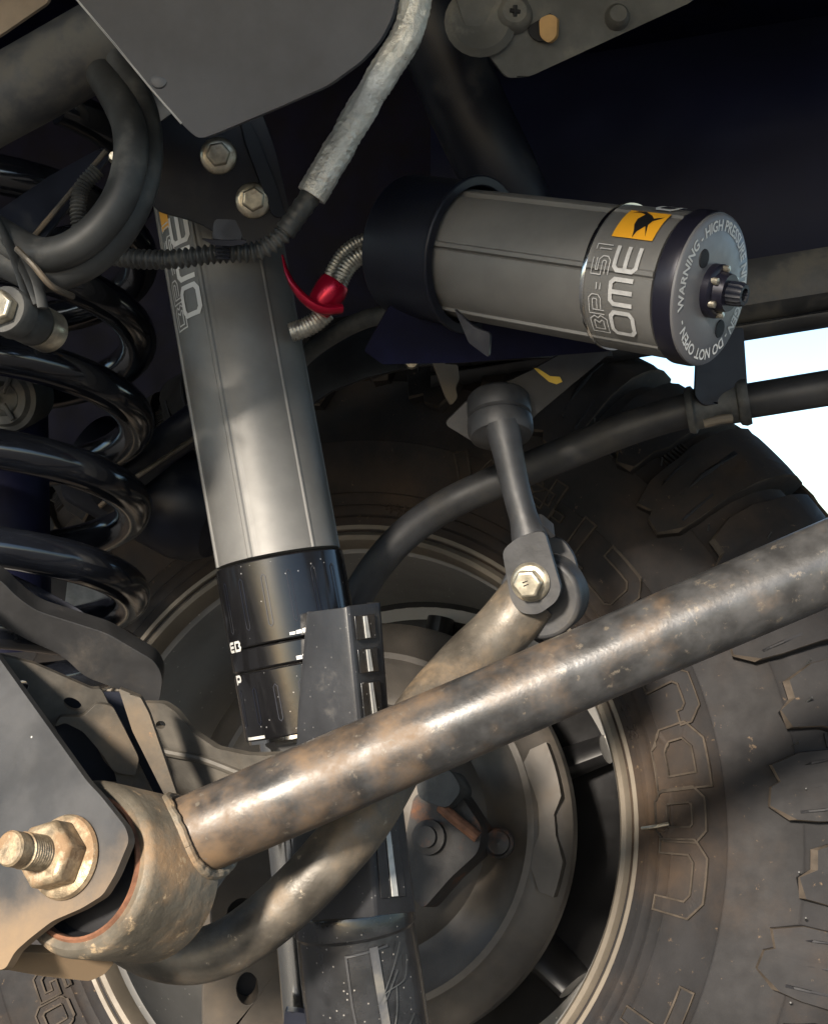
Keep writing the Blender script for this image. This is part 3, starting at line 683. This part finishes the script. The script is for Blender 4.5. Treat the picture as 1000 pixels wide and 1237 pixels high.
ba_ = cdir(.04, -.42, -.9).normalized(); bo = W(602, 486, .762)
mk('bushing', *lathe([(0, -.004), (.0165, -.004), (.0180, -.002), (.0184, .006), (.0180, .009), (.0168, .0100), (.0172, .0108), (.0186, .012), (.0188, .019), (.0172, .0225), (.0140, .0235), (.0105, .026), (0, .027)], bo, ba_, 48), M['linkm'], t)
ub_ = thing('clevis_bolt', 'pale hex bolt through the clevis at the foot of the upright link', 'bolt', pK.at(641, 703))
p = pK.at(641, 703)
mk('flange', *lathe([(0, 0), (.0105, 0), (.0108, .0012), (.0100, .0025), (.0085, .0034), (0, .0034)], p, ela, 40), M['zinc'], ub_)
mk('hex_head', *hexa(p, ela, .0082, .003, .0100, rot=.1), M['zinc'], ub_, sharp=20, bevel=.0006)
mk('head_mark', *MB().add(tube([p + ela * .0102 + cdir(-.0022, 0, .001), p + ela * .0102 + cdir(.0012, 0, .0022)], .0003, 6)).add(tube([p + ela * .0102 + cdir(-.0018, 0, -.0008), p + ela * .0102 + cdir(.0016, 0, .0004)], .0003, 6)).__dict__.values(), M['hole'], ub_)

# arm above the bushing with yellow paint mark
t = thing('link_mount', 'flat dark steel mount above the link bushing with a yellow paint mark', 'bracket', W(640, 480, .76))
pM = Plane(W(640, 470, .765), cdir(.0, -1, -.15))
plate('mount_plate', [(536, 512), (566, 482), (640, 448), (690, 420), (748, 414), (730, 432), (646, 502), (625, 530), (575, 536)], pM, .006, M['linkm'], t, rnd=8, bevel=.0015)
Pm = [pM.at(*p_) for p_ in ((644, 444), (650, 445), (664, 454), (676, 455), (679, 461), (672, 464), (663, 461), (650, 450))]
n_ = pM.n if pM.n.dot(FY) < 0 else -pM.n
mk('paint_mark', *prism([p_ + n_ * .0004 for p_ in Pm], [], n_ * .0003), M['yellow'], t)
o = plate('heat_shield_tab', [(522, 436), (553, 440), (555, 458), (550, 468), (553, 480), (545, 490), (538, 478)], Plane(W(540, 460, .80), cdir(.3, -1, 0)), .002, M['rim'], rnd=4)
tag(o, 'small shiny grey tab hanging under the black shelf left of the bushing', 'tab')

# slim bar with collar and strap hanger
SB = [(405, 790, .875), (428, 730, .87), (452, 688, .865), (490, 645, .86), (540, 610, .85), (600, 582, .84), (680, 549, .825), (760, 517, .81), (830, 496, .80), (905, 484, .79), (1010, 467, .775), (1120, 450, .76)]
t = thing('stabilizer_bar', 'slim dark bar rising to the right behind the upright link', 'stabilizer bar', W(620, 575, .835))
P = catmull(WS(SB), 8)
mk('bar', *tube(P, .0106, 28), M['linkm'], t)
ca, cb = W(830, 496, .80), W(905, 484, .79)
cl = thing('bar_hanger', 'black strap hanger and rubber collar gripping the slim bar at right', 'hanger', W(866, 480, .79))
cx_ = (cb - ca); cl_ = cx_.length
mk('collar', *lathe([(0, 0), (.0135, .0), (.0145, .002), (.0145, .004), (.0128, .005), (.0122, .006), (.0122, cl_ - .007), (.0138, cl_ - .006), (.0148, cl_ - .003), (.0140, cl_), (0, cl_)], ca, cx_, 40), M['rubber'], cl)
plate('strap', [(839, 478), (842, 405), (898, 395), (903, 470), (880, 486), (850, 490)], Plane(W(870, 450, .785), cdir(0, -1, .1)), .004, M['black'], cl, rnd=6, bevel=.0012)
mk('strap_window', *tube(WS([(850, 512, .782), (868, 507, .780), (884, 505, .780)]), .0028, 10), M['rim'], cl)

# ------------------------------------------------------------ wheel
n_w = Vector((math.sin(-.36) * math.cos(.27), -math.cos(-.36) * math.cos(.27), math.sin(.27)))
NW = cdir(*n_w).normalized(); WC = W(406, 994, 1.0105)
UW = (RX - NW * RX.dot(NW)).normalized(); VW = NW.cross(UW)
if VW.dot(UZ) < 0: VW = -VW
def wpt(r, ph, h): return WC + NW * h + (UW * math.cos(ph) + VW * math.sin(ph)) * r
wplane = Plane(WC + NW * .02, NW)
def wpolar(px, py):
    q = wplane.at(px, py) - WC; return math.hypot(q.dot(UW), q.dot(VW)), math.atan2(q.dot(VW), q.dot(UW))
wheel = thing('wheel', 'large off road wheel with dusty black tyre behind the suspension', 'wheel', wpt(.43, -math.pi / 2, -.12))
HALF = [(.222, .000), (.228, .006), (.236, .010), (.2385, .0125), (.241, .0105), (.2465, .0125), (.2478, .0145), (.2492, .0132), (.256, .0162), (.2572, .0175), (.2585, .0168), (.275, .024), (.2955, .0300), (.2966, .0312), (.2978, .0305), (.330, .034), (.3445, .0335), (.346, .0345), (.3475, .0335), (.360, .031), (.380, .023), (.398, .009), (.411, -.010), (.419, -.030), (.4225, -.060), (.424, -.125)]
PROF = HALF + [(r, -.25 - h) for r, h in HALF[-2::-1]]
def wl(prof, seg=160): 
    V_ = []; Fc = []
    for (r, h) in prof:
        for k in range(seg): V_.append(wpt(r, 2 * math.pi * k / seg, h))
    for i in range(len(prof) - 1):
        for k in range(seg):
            k2 = (k + 1) % seg; Fc.append((i * seg + k, i * seg + k2, (i + 1) * seg + k2, (i + 1) * seg + k))
    return V_, Fc
tyre = mk('tyre', *wl(PROF), M['tyre'], wheel, sharp=40)
# surface coordinate along the profile
SS = [0]
for a, b in zip(PROF, PROF[1:]): SS.append(SS[-1] + math.hypot(a[0] - b[0], a[1] - b[1]))
def prof_at(s):
    for i in range(len(SS) - 1):
        if s <= SS[i + 1] or i == len(SS) - 2:
            f = (s - SS[i]) / (SS[i + 1] - SS[i]); r = PROF[i][0] + (PROF[i + 1][0] - PROF[i][0]) * f; h = PROF[i][1] + (PROF[i + 1][1] - PROF[i][1]) * f
            dr, dh = PROF[i + 1][0] - PROF[i][0], PROF[i + 1][1] - PROF[i][1]; l = math.hypot(dr, dh); return r, h, -dh / l, dr / l
def tsurf(s, ph, off):
    r, h, nr, nh = prof_at(s)
    r2, h2, nr2, nh2 = prof_at(min(SS[-1], s + .006)); r3, h3, nr3, nh3 = prof_at(max(0, s - .006))
    a, b = nr + nr2 + nr3, nh + nh2 + nh3; l = math.hypot(a, b)
    return wpt(r + off * a / l, ph, h + off * b / l)
def s_of_r(r):
    for i in range(len(PROF) - 1):
        if PROF[i][0] <= r <= PROF[i + 1][0]: return SS[i] + (SS[i + 1] - SS[i]) * (r - PROF[i][0]) / (PROF[i + 1][0] - PROF[i][0])
def hf(s):             # lugs grow deeper from the sidewall towards the tread
    x = max(0, min(1, (s - s_of_r(.33)) / (s_of_r(.419) - s_of_r(.33)))); return 1.25 + .6 * x * x
def block_mesh(outline, height, ph0=0.0):
    """outline: list of (phase offset rad, s); a raised block following the tyre's surface"""
    o2 = [Vector((a, b, 0)) for a, b in outline]
    n = len(outline); cxm = sum(a for a, b in outline) / n; cym = sum(b for a, b in outline) / n
    rings = []
    for (k, hh) in ((1.0, -.002), (.985, height * .85), (.965, height), (.6, height), (.25, height)):
        rings.append([tsurf(cym + (b - cym) * k, ph0 + cxm + (a - cxm) * k, hh * (hf(cym + (b - cym) * k) if hh > 0 else 1)) for a, b in outline])
    V_ = [p for r_ in rings for p in r_] + [tsurf(cym, ph0 + cxm, height * hf(cym))]; Fc = []
    for i in range(len(rings) - 1):
        for k in range(n): Fc.append((i * n + k, i * n + (k + 1) % n, (i + 1) * n + (k + 1) % n, (i + 1) * n + k))
    b = (len(rings) - 1) * n
    for k in range(n): Fc.append((b + k, b + (k + 1) % n, len(V_) - 1))
    return V_, Fc
def lug(name, outline, height, ph0):
    V_, Fc = block_mesh(outline, height, ph0); o_ = mk(name, V_, Fc, M['tyre'], tyre, sharp=30); o_.data.materials.append(M['tyre_edge']); n = len(outline)
    for i in range(n, 2 * n): o_.data.polygons[i].material_index = 1  # paler bevel colour stands for light on the lug edges
    return o_
def dens(P, step_s=.012, step_p=.02):
    out = []
    for i in range(len(P)):
        a, b = P[i], P[(i + 1) % len(P)]; m = max(1, int(max(abs(a[1] - b[1]) / step_s, abs(a[0] - b[0]) / step_p)))
        for k in range(m): out.append((a[0] + (b[0] - a[0]) * k / m, a[1] + (b[1] - a[1]) * k / m))
    return out
NB = 40; pw = 2 * math.pi / NB
sA, sB, sT = s_of_r(.322), s_of_r(.340), s_of_r(.419)
typeA = [(-.42 * pw, sA + .030), (-.40 * pw, sA + .016), (-.22 * pw, sA + .002), (.02 * pw, sA + .004), (.08 * pw, sA + .010), (.30 * pw, sA + .006), (.41 * pw, sA + .024), (.40 * pw, sA + .050), (.42 * pw, sA + .062), (.38 * pw, sT + .030), (-.40 * pw, sT + .030), (-.40 * pw, sA + .058)]
typeB = [(-.42 * pw, sB + .034), (-.34 * pw, sB + .024), (-.30 * pw, sB + .004), (-.06 * pw, sB), (.05 * pw, sB + .010), (.28 * pw, sB + .010), (.41 * pw, sB + .028), (.42 * pw, sB + .05), (.38 * pw, sB + .06), (.38 * pw, sT + .042), (-.38 * pw, sT + .042), (-.42 * pw, sB + .056)]
typeC = [(-.45 * pw, sT + .042), (-.05 * pw, sT + .046), (.02 * pw, sT + .036), (.42 * pw, sT + .050), (.40 * pw, sT + .086), (.12 * pw, sT + .092), (.05 * pw, sT + .108), (-.40 * pw, sT + .104)]
protos = []
for i in range(NB):
    ph = i * pw + .04
    out = typeA if i % 2 == 0 else typeB
    lug('tread_block', dens(out), .0085 if i % 2 == 0 else .0068, ph)
    lug('tread_block', dens(typeC), .009, ph + .45 * pw)
    # ribbed wedge and sipe slot between blocks
    if i % 2 == 1:
        for k in range(7):
            a0 = ph - .52 * pw + k * .0; s0 = s_of_r(.362) + .004 + k * .0034
            mb = [(-.12 * pw, s0), (.04 * pw, s0), (.04 * pw, s0 + .0017), (-.12 * pw, s0 + .0017)]
            mk('side_rib', *block_mesh(mb, .0022, ph - .44 * pw), M['tyre'], tyre, sharp=30)
    else:
        mb = [(-.02 * pw, sA + .030), (.05 * pw, sA + .052), (.09 * pw, sA + .085), (.03 * pw, sA + .085), (-.01 * pw, sA + .055)]
        V_, Fc = block_mesh(mb, .0087, ph); mk('sipe', V_, Fc, M['hole'], tyre, sharp=30)
        for (da, s0, s1, w0) in ((-.30, sA + .022, sA + .050, .018), (.26, sA + .030, sA + .058, .014)):
            mb = [((da - w0) * pw, s0), ((da + w0) * pw, s0 + .002), ((da + w0 + .05) * pw, s1), ((da - w0 + .05) * pw, s1)]
            mk('sipe', *block_mesh(dens(mb), .0086, ph), M['hole'], tyre, sharp=30)
# rubber whiskers
for i in range(NB * 2):
    ph = (i + .3 + .3 * random.random()) * pw / 2; s0 = sA + .02 + .05 * random.random()
    a = tsurf(s0, ph, .006); b = tsurf(s0 + .002, ph + .004, .013)
    mk('rubber_whisker', *tube([a, b], .0006, 6), M['rubber'], tyre)
# raised sidewall letters
def tyre_text(s, px, py, size, inward_up, mat, hgt=.0016, rot=0, outline=True):
    v, f = text_mesh(s, size); r0, p0 = wpolar(px, py); s0 = s_of_r(r0)
    c_, sn_ = math.cos(rot), math.sin(rot)
    def m_(p, off):
        x, y = p.x * c_ - (p.y - size * .35) * sn_, p.x * sn_ + (p.y - size * .35) * c_
        # clockwise seen from here with tops outward, or the reverse with tops inward
        if inward_up: return tsurf(s0 - y, p0 + x / r0, off)
        return tsurf(s0 + y, p0 - x / r0, off)
    n = len(v); V_ = [m_(p, hgt) for p in v] + [m_(p, -.001) for p in v]; Fc = list(f)
    ed = {}
    for q in f:
        for a, b in zip(q, q[1:] + q[:1]): ed[(a, b)] = 1
    for (a, b) in ed:
        if (b, a) not in ed: Fc.append((a, b, b + n, a + n))
    return mk('sidewall_letter', V_, Fc, mat, tyre, smooth=False)
GL.update({'J': [([(1, 1), (1, .2), (.8, 0), (.2, 0), (0, .2), (0, .4)], False)], 'D': [([(0, 0), (0, 1), (.7, 1), (1, .75), (1, .25), (.7, 0)], True)],
  'U': [([(0, 1), (0, .2), (.2, 0), (.8, 0), (1, .2), (1, 1)], False)], 'L': [([(0, 1), (0, 0), (1, 0)], False)], 'R': [([(0, 0), (0, 1), (.8, 1), (1, .8), (.8, .5), (0, .5)], False), ([(.5, .5), (1, 0)], False)],
  'T': [([(0, 1), (1, 1)], False), ([(.5, 1), (.5, 0)], False)], 'C': [([(1, 1), (.2, 1), (0, .8), (0, .2), (.2, 0), (1, 0)], False)], 'A': [([(0, 0), (.5, 1), (1, 0)], False)],
  'G': [([(1, 1), (.2, 1), (0, .8), (0, .2), (.2, 0), (1, 0), (1, .5), (.5, .5)], False)]})
def sidewall_glyph(ch, px, py, hgt, wid, sw=.010):
    r0, p0 = wpolar(px, py); s0 = s_of_r(r0); V_ = []; Fc = []; edge_faces = set()
    for (P, cl) in GL[ch]:
        P = [((a - .5) * wid, (b - .5) * hgt) for a, b in P]
        q_, L, Rr = stroke2d(P, sw, cl)
        loops = [[tuple(v) for v in L], [tuple(v) for v in Rr]] if cl else [[tuple(v) for v in L] + [tuple(v) for v in Rr][::-1]]
        for fq in q_:
            n = len(V_); V_ += [tsurf(s0 - v.y, p0 + v.x / r0, .0011) for v in fq]; Fc.append((n, n + 1, n + 2, n + 3))
        for lp in loops:
            for q_ in stroke2d(lp, .0013, True)[0]:
                n = len(V_); c4 = [(v.x, v.y) for v in q_]
                mx = sum(a for a, b in c4) / 4; my = sum(b for a, b in c4) / 4
                V_ += [tsurf(s0 - y, p0 + x / r0, -.001) for x, y in c4] + [tsurf(s0 - y, p0 + x / r0, .0026) for x, y in c4]
                edge_faces.update(range(len(Fc), len(Fc) + 5))
                Fc += [(n + 4, n + 5, n + 6, n + 7)] + [(n + k, n + (k + 1) % 4, n + 4 + (k + 1) % 4, n + 4 + k) for k in range(4)]
    o_ = mk('sidewall_letter', V_, Fc, M['tyre'], tyre, smooth=False); o_.data.materials.append(M['tyre_edge'])
    for p_ in o_.data.polygons:
        if p_.index in edge_faces: p_.material_index = 1
for (ch, x, y, hg, wd_) in (('J', 810, 845, .030, .030), ('D', 822, 915, .032, .034), ('O', 822, 985, .030, .026), ('U', 820, 1060, .032, .040), ('L', 792, 1212, .036, .034),
        ('R', 655, 598, .030, .026), ('-', 676, 627, .012, .012), ('T', 700, 655, .036, .034), ('C', 738, 708, .034, .034), ('A', 575, 578, .030, .030), ('G', 62, 1186, .022, .018), ('O', 68, 1228, .022, .018)):
    sidewall_glyph(ch, x, y, hg, wd_, .010 if hg > .025 else .0055)
tyre_text('8810', 480, 612, .014, False, M['tyre'], .0012)
tyre_text('SE 13', 757, 870, .012, True, M['tyre'], .0010)
# rim lip, barrel, centre face
rim = mk('rim_lip', *wl([(.2175, -.010), (.2190, .004), (.2210, .0085), (.2245, .0098), (.2275, .0065), (.2285, .0045), (.2300, .0080), (.2330, .0088), (.2345, .006), (.233, -.004)], 160), M['rim'], wheel, sharp=25)
mk('barrel', *wl([(.2178, -.008), (.2168, -.012), (.2155, -.014), (.2165, -.020), (.2160, -.060), (.2120, -.120), (.2050, -.160), (.190, -.165)], 160), M['barrel'], wheel, sharp=35)
mk('wheel_face', *wl([(.207, -.158), (.185, -.170), (.12, -.178), (.0001, -.178)], 96), M['wheelblack'], wheel)
for k in range(6):
    ph = R(60 * k + 20)
    pts_ = [wpt(.05, ph, -.160), wpt(.12, ph + .03, -.158), wpt(.19, ph, -.155)]
    mk('spoke', *tube(pts_, lambda u: .030 - .012 * abs(u - .5), 16, flat_=.5), M['wheelblack'], wheel)
for k in (3, 57): # balance clip marks
    pass
r0, p0 = wpolar(763, 1000)
mk('valve_whisker', *tube([wpt(.236, p0, .012), wpt(.246, p0 + .004, .020), wpt(.256, p0 + .012, .020)], .0013, 8), M['zinc'], tyre)

# brake assembly inside the wheel
bs = thing('brake_assembly', 'dusty round brake dust shield with rusty caliper inside the wheel', 'brake', wpt(0, 0, -.06))
def wl2(prof, seg=120): return wl(prof, seg)
mk('dust_shield', *wl2([(.165, -.095), (.169, -.080), (.168, -.070), (.160, -.063), (.146, -.058), (.141, -.054), (.136, -.0535), (.130, -.057), (.116, -.061), (.108, -.067), (.100, -.068), (.094, -.060), (.080, -.052), (.0001, -.046)]), M['shield'], bs, sharp=30)
def wpatch(outline, h, th, name, mat, parent, bevel=.002):
    """outline in pixels laid on the shield plane"""
    p = Plane(WC + NW * h, NW); o_ = [p.at(*q) for q in round_poly(outline, 10)]
    return mk(name, *prism(o_, [], -NW * th), mat, parent, bevel=bevel, bseg=3)
q = Plane(WC + NW * -.052, NW)
pad = [(.140, .30), (.150, .36), (.164, .36), (.164, .10), (.157, .02), (.158, -.08), (.165, -.20), (.164, -.36), (.152, -.36), (.138, -.22), (.145, -.08), (.145, .08)]
pd = []
for a, b in zip(pad, pad[1:] + pad[:1]):
    for k in range(6): pd.append((a[0] + (b[0] - a[0]) * k / 6, a[1] + (b[1] - a[1]) * k / 6))
mk('raised_pad', *prism([wpt(r_, p_ + .02, -.0545) for r_, p_ in pd], [], -NW * .012), M['shield'], bs, bevel=.003, bseg=3)
wpatch([(500, 960), (545, 950), (556, 960), (582, 1000), (578, 1030), (545, 1060), (510, 1100), (480, 1060)], -.020, .03, 'caliper_bracket', M['caliper'], bs, .006)
wpatch([(500, 925), (545, 930), (558, 955), (540, 978), (505, 965)], -.005, .03, 'caliper_boot', M['rubber'], bs, .006)
q = Plane(WC + NW * -.02, NW)
mk('slide_bolt', *lathe([(0, .0), (.013, 0), (.013, .006), (.008, .007), (.008, .012), (0, .012)], q.at(520, 1012), NW, 24), M['caliper'], bs)
mk('grommet', *lathe([(0, .0), (.0115, 0), (.0118, .005), (.0100, .007), (.0085, .005), (.004, .0055), (0, .0065)], Plane(WC + NW * -.045, NW).at(604, 1019), NW, 28), M['caliper'], bs)
mk('orange_clip', *tube([q.at(535, 975) + NW * .006, q.at(552, 990) + NW * .006, q.at(578, 1012) + NW * .002], .0045, 10), M['rustring'], bs)
# hub carrier plate with lightening holes
kp = plate('steering_knuckle', [(255, 1085), (300, 1020), (345, 1000), (352, 1100), (338, 1160), (345, 1290), (246, 1290), (246, 1180), (256, 1140)], Plane(W(290, 1150, .82), cdir(.25, -1, -.15)), .012, M['shield'], None, holes=[ell(299, 1195, 13.5, 20, 24), ell(290, 1100, 17, 13, 20, R(-40))], rnd=8, bevel=.002)
plate('hole_shade', [(262, 1060), (335, 1040), (330, 1280), (256, 1280), (262, 1150)], Plane(W(290, 1150, .836), cdir(.25, -1, -.15)), .003, M['hole'], kp, rnd=4)  # black sheet added to put shade behind the holes
tag(kp, 'pale plate with round holes below the curved arm, left of the lower guard', 'knuckle plate')

# ------------------------------------------------------------ top left: panel, beam, hoses, wiring
t = thing('skid_panel', 'smooth grey moulded panel hanging from the top edge', 'panel', W(260, 80, .56))
pS = Plane(W(260, 80, .560), cdir(-.08, -1, -.30))
plate('panel_skin', [(70, -40), (94, 0), (184, 108), (222, 152), (240, 168), (258, 162), (330, 132), (396, 103), (436, 74), (460, 48), (474, 20), (488, -40)], pS, .010, M['panel'], t, rnd=10, bevel=.0030, bseg=4)
mk('edge_highlight', *tube([pS.at(*p) + FY * .001 for p in ((72, -32), (96, 0), (140, 52), (184, 106), (220, 147))], .0010, 10), M['dimwhite'], t)  # pale tube paints the highlight along the panel's lit bevel
mk('dimple', *lathe([(0, -.0004), (.0025, -.0003), (.0036, .0), (.004, .001)], pS.at(192, 95), FY, 18), M['panel'], t)
o = mk('grey_beam', *tube(WS([(-90, 168, .64), (40, 98, .64), (190, 12, .64)]), .0195, 36), M['beam'])
tag(o, 'dusty grey round beam in the top left corner', 'beam')
o = plate('tan_panel', [(-40, -40), (75, -40), (58, 2), (0, 42), (-40, 60)], flat(.72), .003, M['tan'], rnd=4)
tag(o, 'small tan panel corner at the very top left', 'panel')
hr = .0079
o = mk('rubber_hose', *tube(catmull(WS([(128, 40, .635), (152, 92, .63), (172, 140, .622), (176, 195, .615), (161, 250, .61), (128, 298, .608), (86, 326, .608), (40, 330, .612), (-20, 300, .62)]), 10), hr, 24), M['rubber'])
tag(o, 'outer of two thick rubber hoses looping at top left', 'hose', 'looped rubber hoses')
o = mk('rubber_hose', *tube(catmull(WS([(105, 60, .640), (135, 108, .625), (155, 150, .608), (157, 195, .600), (143, 242, .597), (113, 281, .596), (76, 304, .598), (38, 304, .604), (-20, 270, .62)]), 10), hr, 24), M['rubber'])
tag(o, 'inner of two thick rubber hoses looping at top left', 'hose', 'looped rubber hoses')
o = mk('hose_clip', *MB().add(tube(catmull(WS([(20, 300, .588), (40, 320, .585), (62, 345, .588), (88, 358, .60)]), 6), .0015, 8)).__dict__.values(), M['sway'])
tag(o, 'thin wire clip across the bottom of the looped hoses', 'clip')
t = thing('hose_bracket', 'black folded bracket strap with pale edge crossing left of the hose loops', 'bracket', W(70, 240, .63))
plate('strap', [(118, 180), (128, 178), (134, 188), (42, 302), (24, 296), (-40, 330), (-40, 280), (60, 212)], Plane(W(70, 250, .642), cdir(.3, -1, .3)), .003, M['black'], t, rnd=3)
mk('strap_edge', *tube(WS([(128, 182, .638), (28, 300, .632)]), .0013, 8), M['sway'], t)
mk('rivet', *lathe([(0, -.002), (.002, -.002), (.0032, .001), (0, .002)], W(138, 189, .632), FY, 14), M['zinc'], t)
P = resample(catmull(WS([(118, 205, .636), (100, 225, .634), (94, 250, .632), (98, 290, .632)]), 10), .0006)
o = mk('short_loom', *tube(P, [.0036 + .0007 * math.sin(i * 2.1) for i in range(len(P))], 16), M['loom'])
tag(o, 'short ribbed black loom inside the hose loop', 'wiring loom')
# fitting at far left
t = thing('brake_hose_fitting', 'pale banjo fitting with bolt at the left edge below the hoses', 'hose fitting', W(30, 385, .60))
fa = (W(50, 396, .615) - W(2, 372, .585)).normalized(); f0 = W(4, 373, .588)
mk('banjo_body', *lathe([(0, 0), (.0105, 0), (.0112, .002), (.0112, .010), (.0098, .0115), (.0098, .013), (.0104, .014), (.0104, .024), (.009, .026), (0, .026)], f0, fa, 36), M['rubber'], t)
mk('ferrule', *lathe([(.0, .026), (.0098, .026), (.0102, .028), (.0102, .037), (.009, .039), (0, .039)], f0, fa, 36), M['zinc'], t)
mk('bolt_head', *hexa(f0, -fa, .0078, .0, .006, rot=.3), M['zinc'], t, sharp=20, bevel=.0005)
for i, (a, b) in enumerate((((-10, 250), (36, 372)), ((6, 290), (46, 368)), ((30, 310), (52, 372)))):
    mk('support_strap', *tube(catmull(WS([(a[0], a[1], .60), ((a[0] + b[0]) / 2 + 4, (a[1] + b[1]) / 2, .594), (b[0], b[1], .592)]), 5), .0030, 8, flat_=.4), M['rubber'], t)
# bits behind the skid panel
t = thing('connector', 'small dark connector with a pale cap tucked behind the grey panel', 'connector', W(185, 125, .64))
mk('pale_cap', *lathe([(0, 0), (.0068, 0), (.0074, .002), (.0074, .009), (.006, .011), (0, .011)], W(200, 118, .645), cdir(-.55, -.15, -.45), 24), M['ochre'], t).data.materials[0] = M['white']
mk('cap_body', *lathe([(0, 0), (.009, 0), (.009, .02), (0, .02)], W(170, 95, .65), cdir(.55, .1, -.45), 20), M['black'], t)
mk('spring_clip', *tube(catmull(WS([(163, 104, .64), (172, 112, .638), (184, 106, .638), (180, 96, .638)]), 5), .0018, 8), M['zinc'], t)

# conduit, sleeve and foil pipe
t = thing('wiring_conduit', 'ribbed black wiring conduit crossing the shock, rising into a foil wrapped pipe', 'conduit', W(330, 300, .67))
P = resample(catmull(WS([(110, 300, .69), (150, 311, .68), (205, 313, .672), (262, 306, .668), (310, 303, .668), (336, 288, .668), (350, 272, .668)]), 14), .00055)
mk('ribbed_conduit', *tube(P, [.0044 + .0009 * math.sin(i * 1.02) for i in range(len(P))], 20), M['loom'], t, sharp=80)
mk('sleeve', *tube(catmull(WS([(344, 280, .668), (360, 258, .668), (378, 232, .668)]), 8), [.0054 + .0003 * math.sin(i * 1.9) for i in range(17)], 20), M['rubber'], t)
P = resample(catmull(WS([(376, 236, .668), (402, 192, .667), (432, 140, .665), (465, 85, .662), (492, 40, .66), (504, -10, .66), (508, -60, .66)]), 10), .0013)
rr = random.Random(5)
V_, Fc = tube(P, [.0074 + .0003 * rr.random() for _ in P], 26)
V_ = [p_ + (p_ - P[i_ // 26]).normalized() * (.00045 * math.sin((i_ % 26) * 2.4 + 2.2 * math.sin((i_ // 26) * .13)) + .00016 * rr.uniform(-1, 1)) for i_, p_ in enumerate(V_)]
mk('foil_wrap', V_, Fc, M['foil'], t, sharp=60)
t = thing('conduit_clip', 'black plastic clip holding the ribbed conduit below the two bolts', 'clip', W(276, 290, .66))
plate('clip_head', [(258, 268), (262, 264), (284, 265), (293, 284), (290, 292), (256, 288)], flat(.655, .1), .008, M['black'], t, rnd=3, bevel=.001)
plate('clip_wing', [(243, 288), (262, 290), (298, 290), (297, 294), (280, 297), (258, 296)], flat(.652, .1, -.3), .003, M['black'], t, rnd=2)
for k in range(4): mk('tie_rib', *tube(WS([(261, 297 + k * 4.6, .6615), (269, 297.5 + k * 4.6, .6595), (277, 298 + k * 4.6, .6615)]), .0008, 6), M['black'], t)

# braided hoses with red fittings
t = thing('reservoir_hose', 'braided steel reservoir hose with red collar fittings right of the shock', 'hose', W(400, 350, .74))
def braid(path, r, d):
    P = resample(catmull(WS([(x, y, d) for x, y in path]), 12), .0005)
    return tube(P, [r + .00055 * (1 if (i // 2) % 2 else -1) * .5 + .0003 * math.sin(i * 1.57) for i in range(len(P))], 16)
mk('braided_hose', *braid([(465, 302), (440, 306), (420, 322), (408, 345), (402, 360)], .0050, .745), M['braid'], t, sharp=80)
mk('braided_hose', *braid([(462, 288), (438, 290), (416, 304), (402, 325), (394, 345)], .0036, .757), M['braid'], t, sharp=80)
mk('braided_hose', *braid([(395, 376), (382, 388), (368, 396), (350, 402)], .0056, .752), M['braid'], t, sharp=80)
mk('red_fitting', *lathe([(0, 0), (.0082, 0), (.0088, .001), (.0094, .006), (.0088, .014), (.007, .020), (0, .021)], W(406, 340, .743), cdir(-.55, 0, -.85), 32), M['red'], t)
P = catmull(WS([(341, 308, .735), (347, 330, .733), (358, 350, .731), (374, 366, .730), (392, 374, .731), (412, 373, .734)]), 6)
mk('red_collar', *tube(P, lambda u: .0010 + .0042 * math.sin(min(1, u * 1.1) * math.pi * .62), 16, flat_=.55), M['red'], t)

for o in bpy.data.objects:
    if '_org' in o: del o['_org']
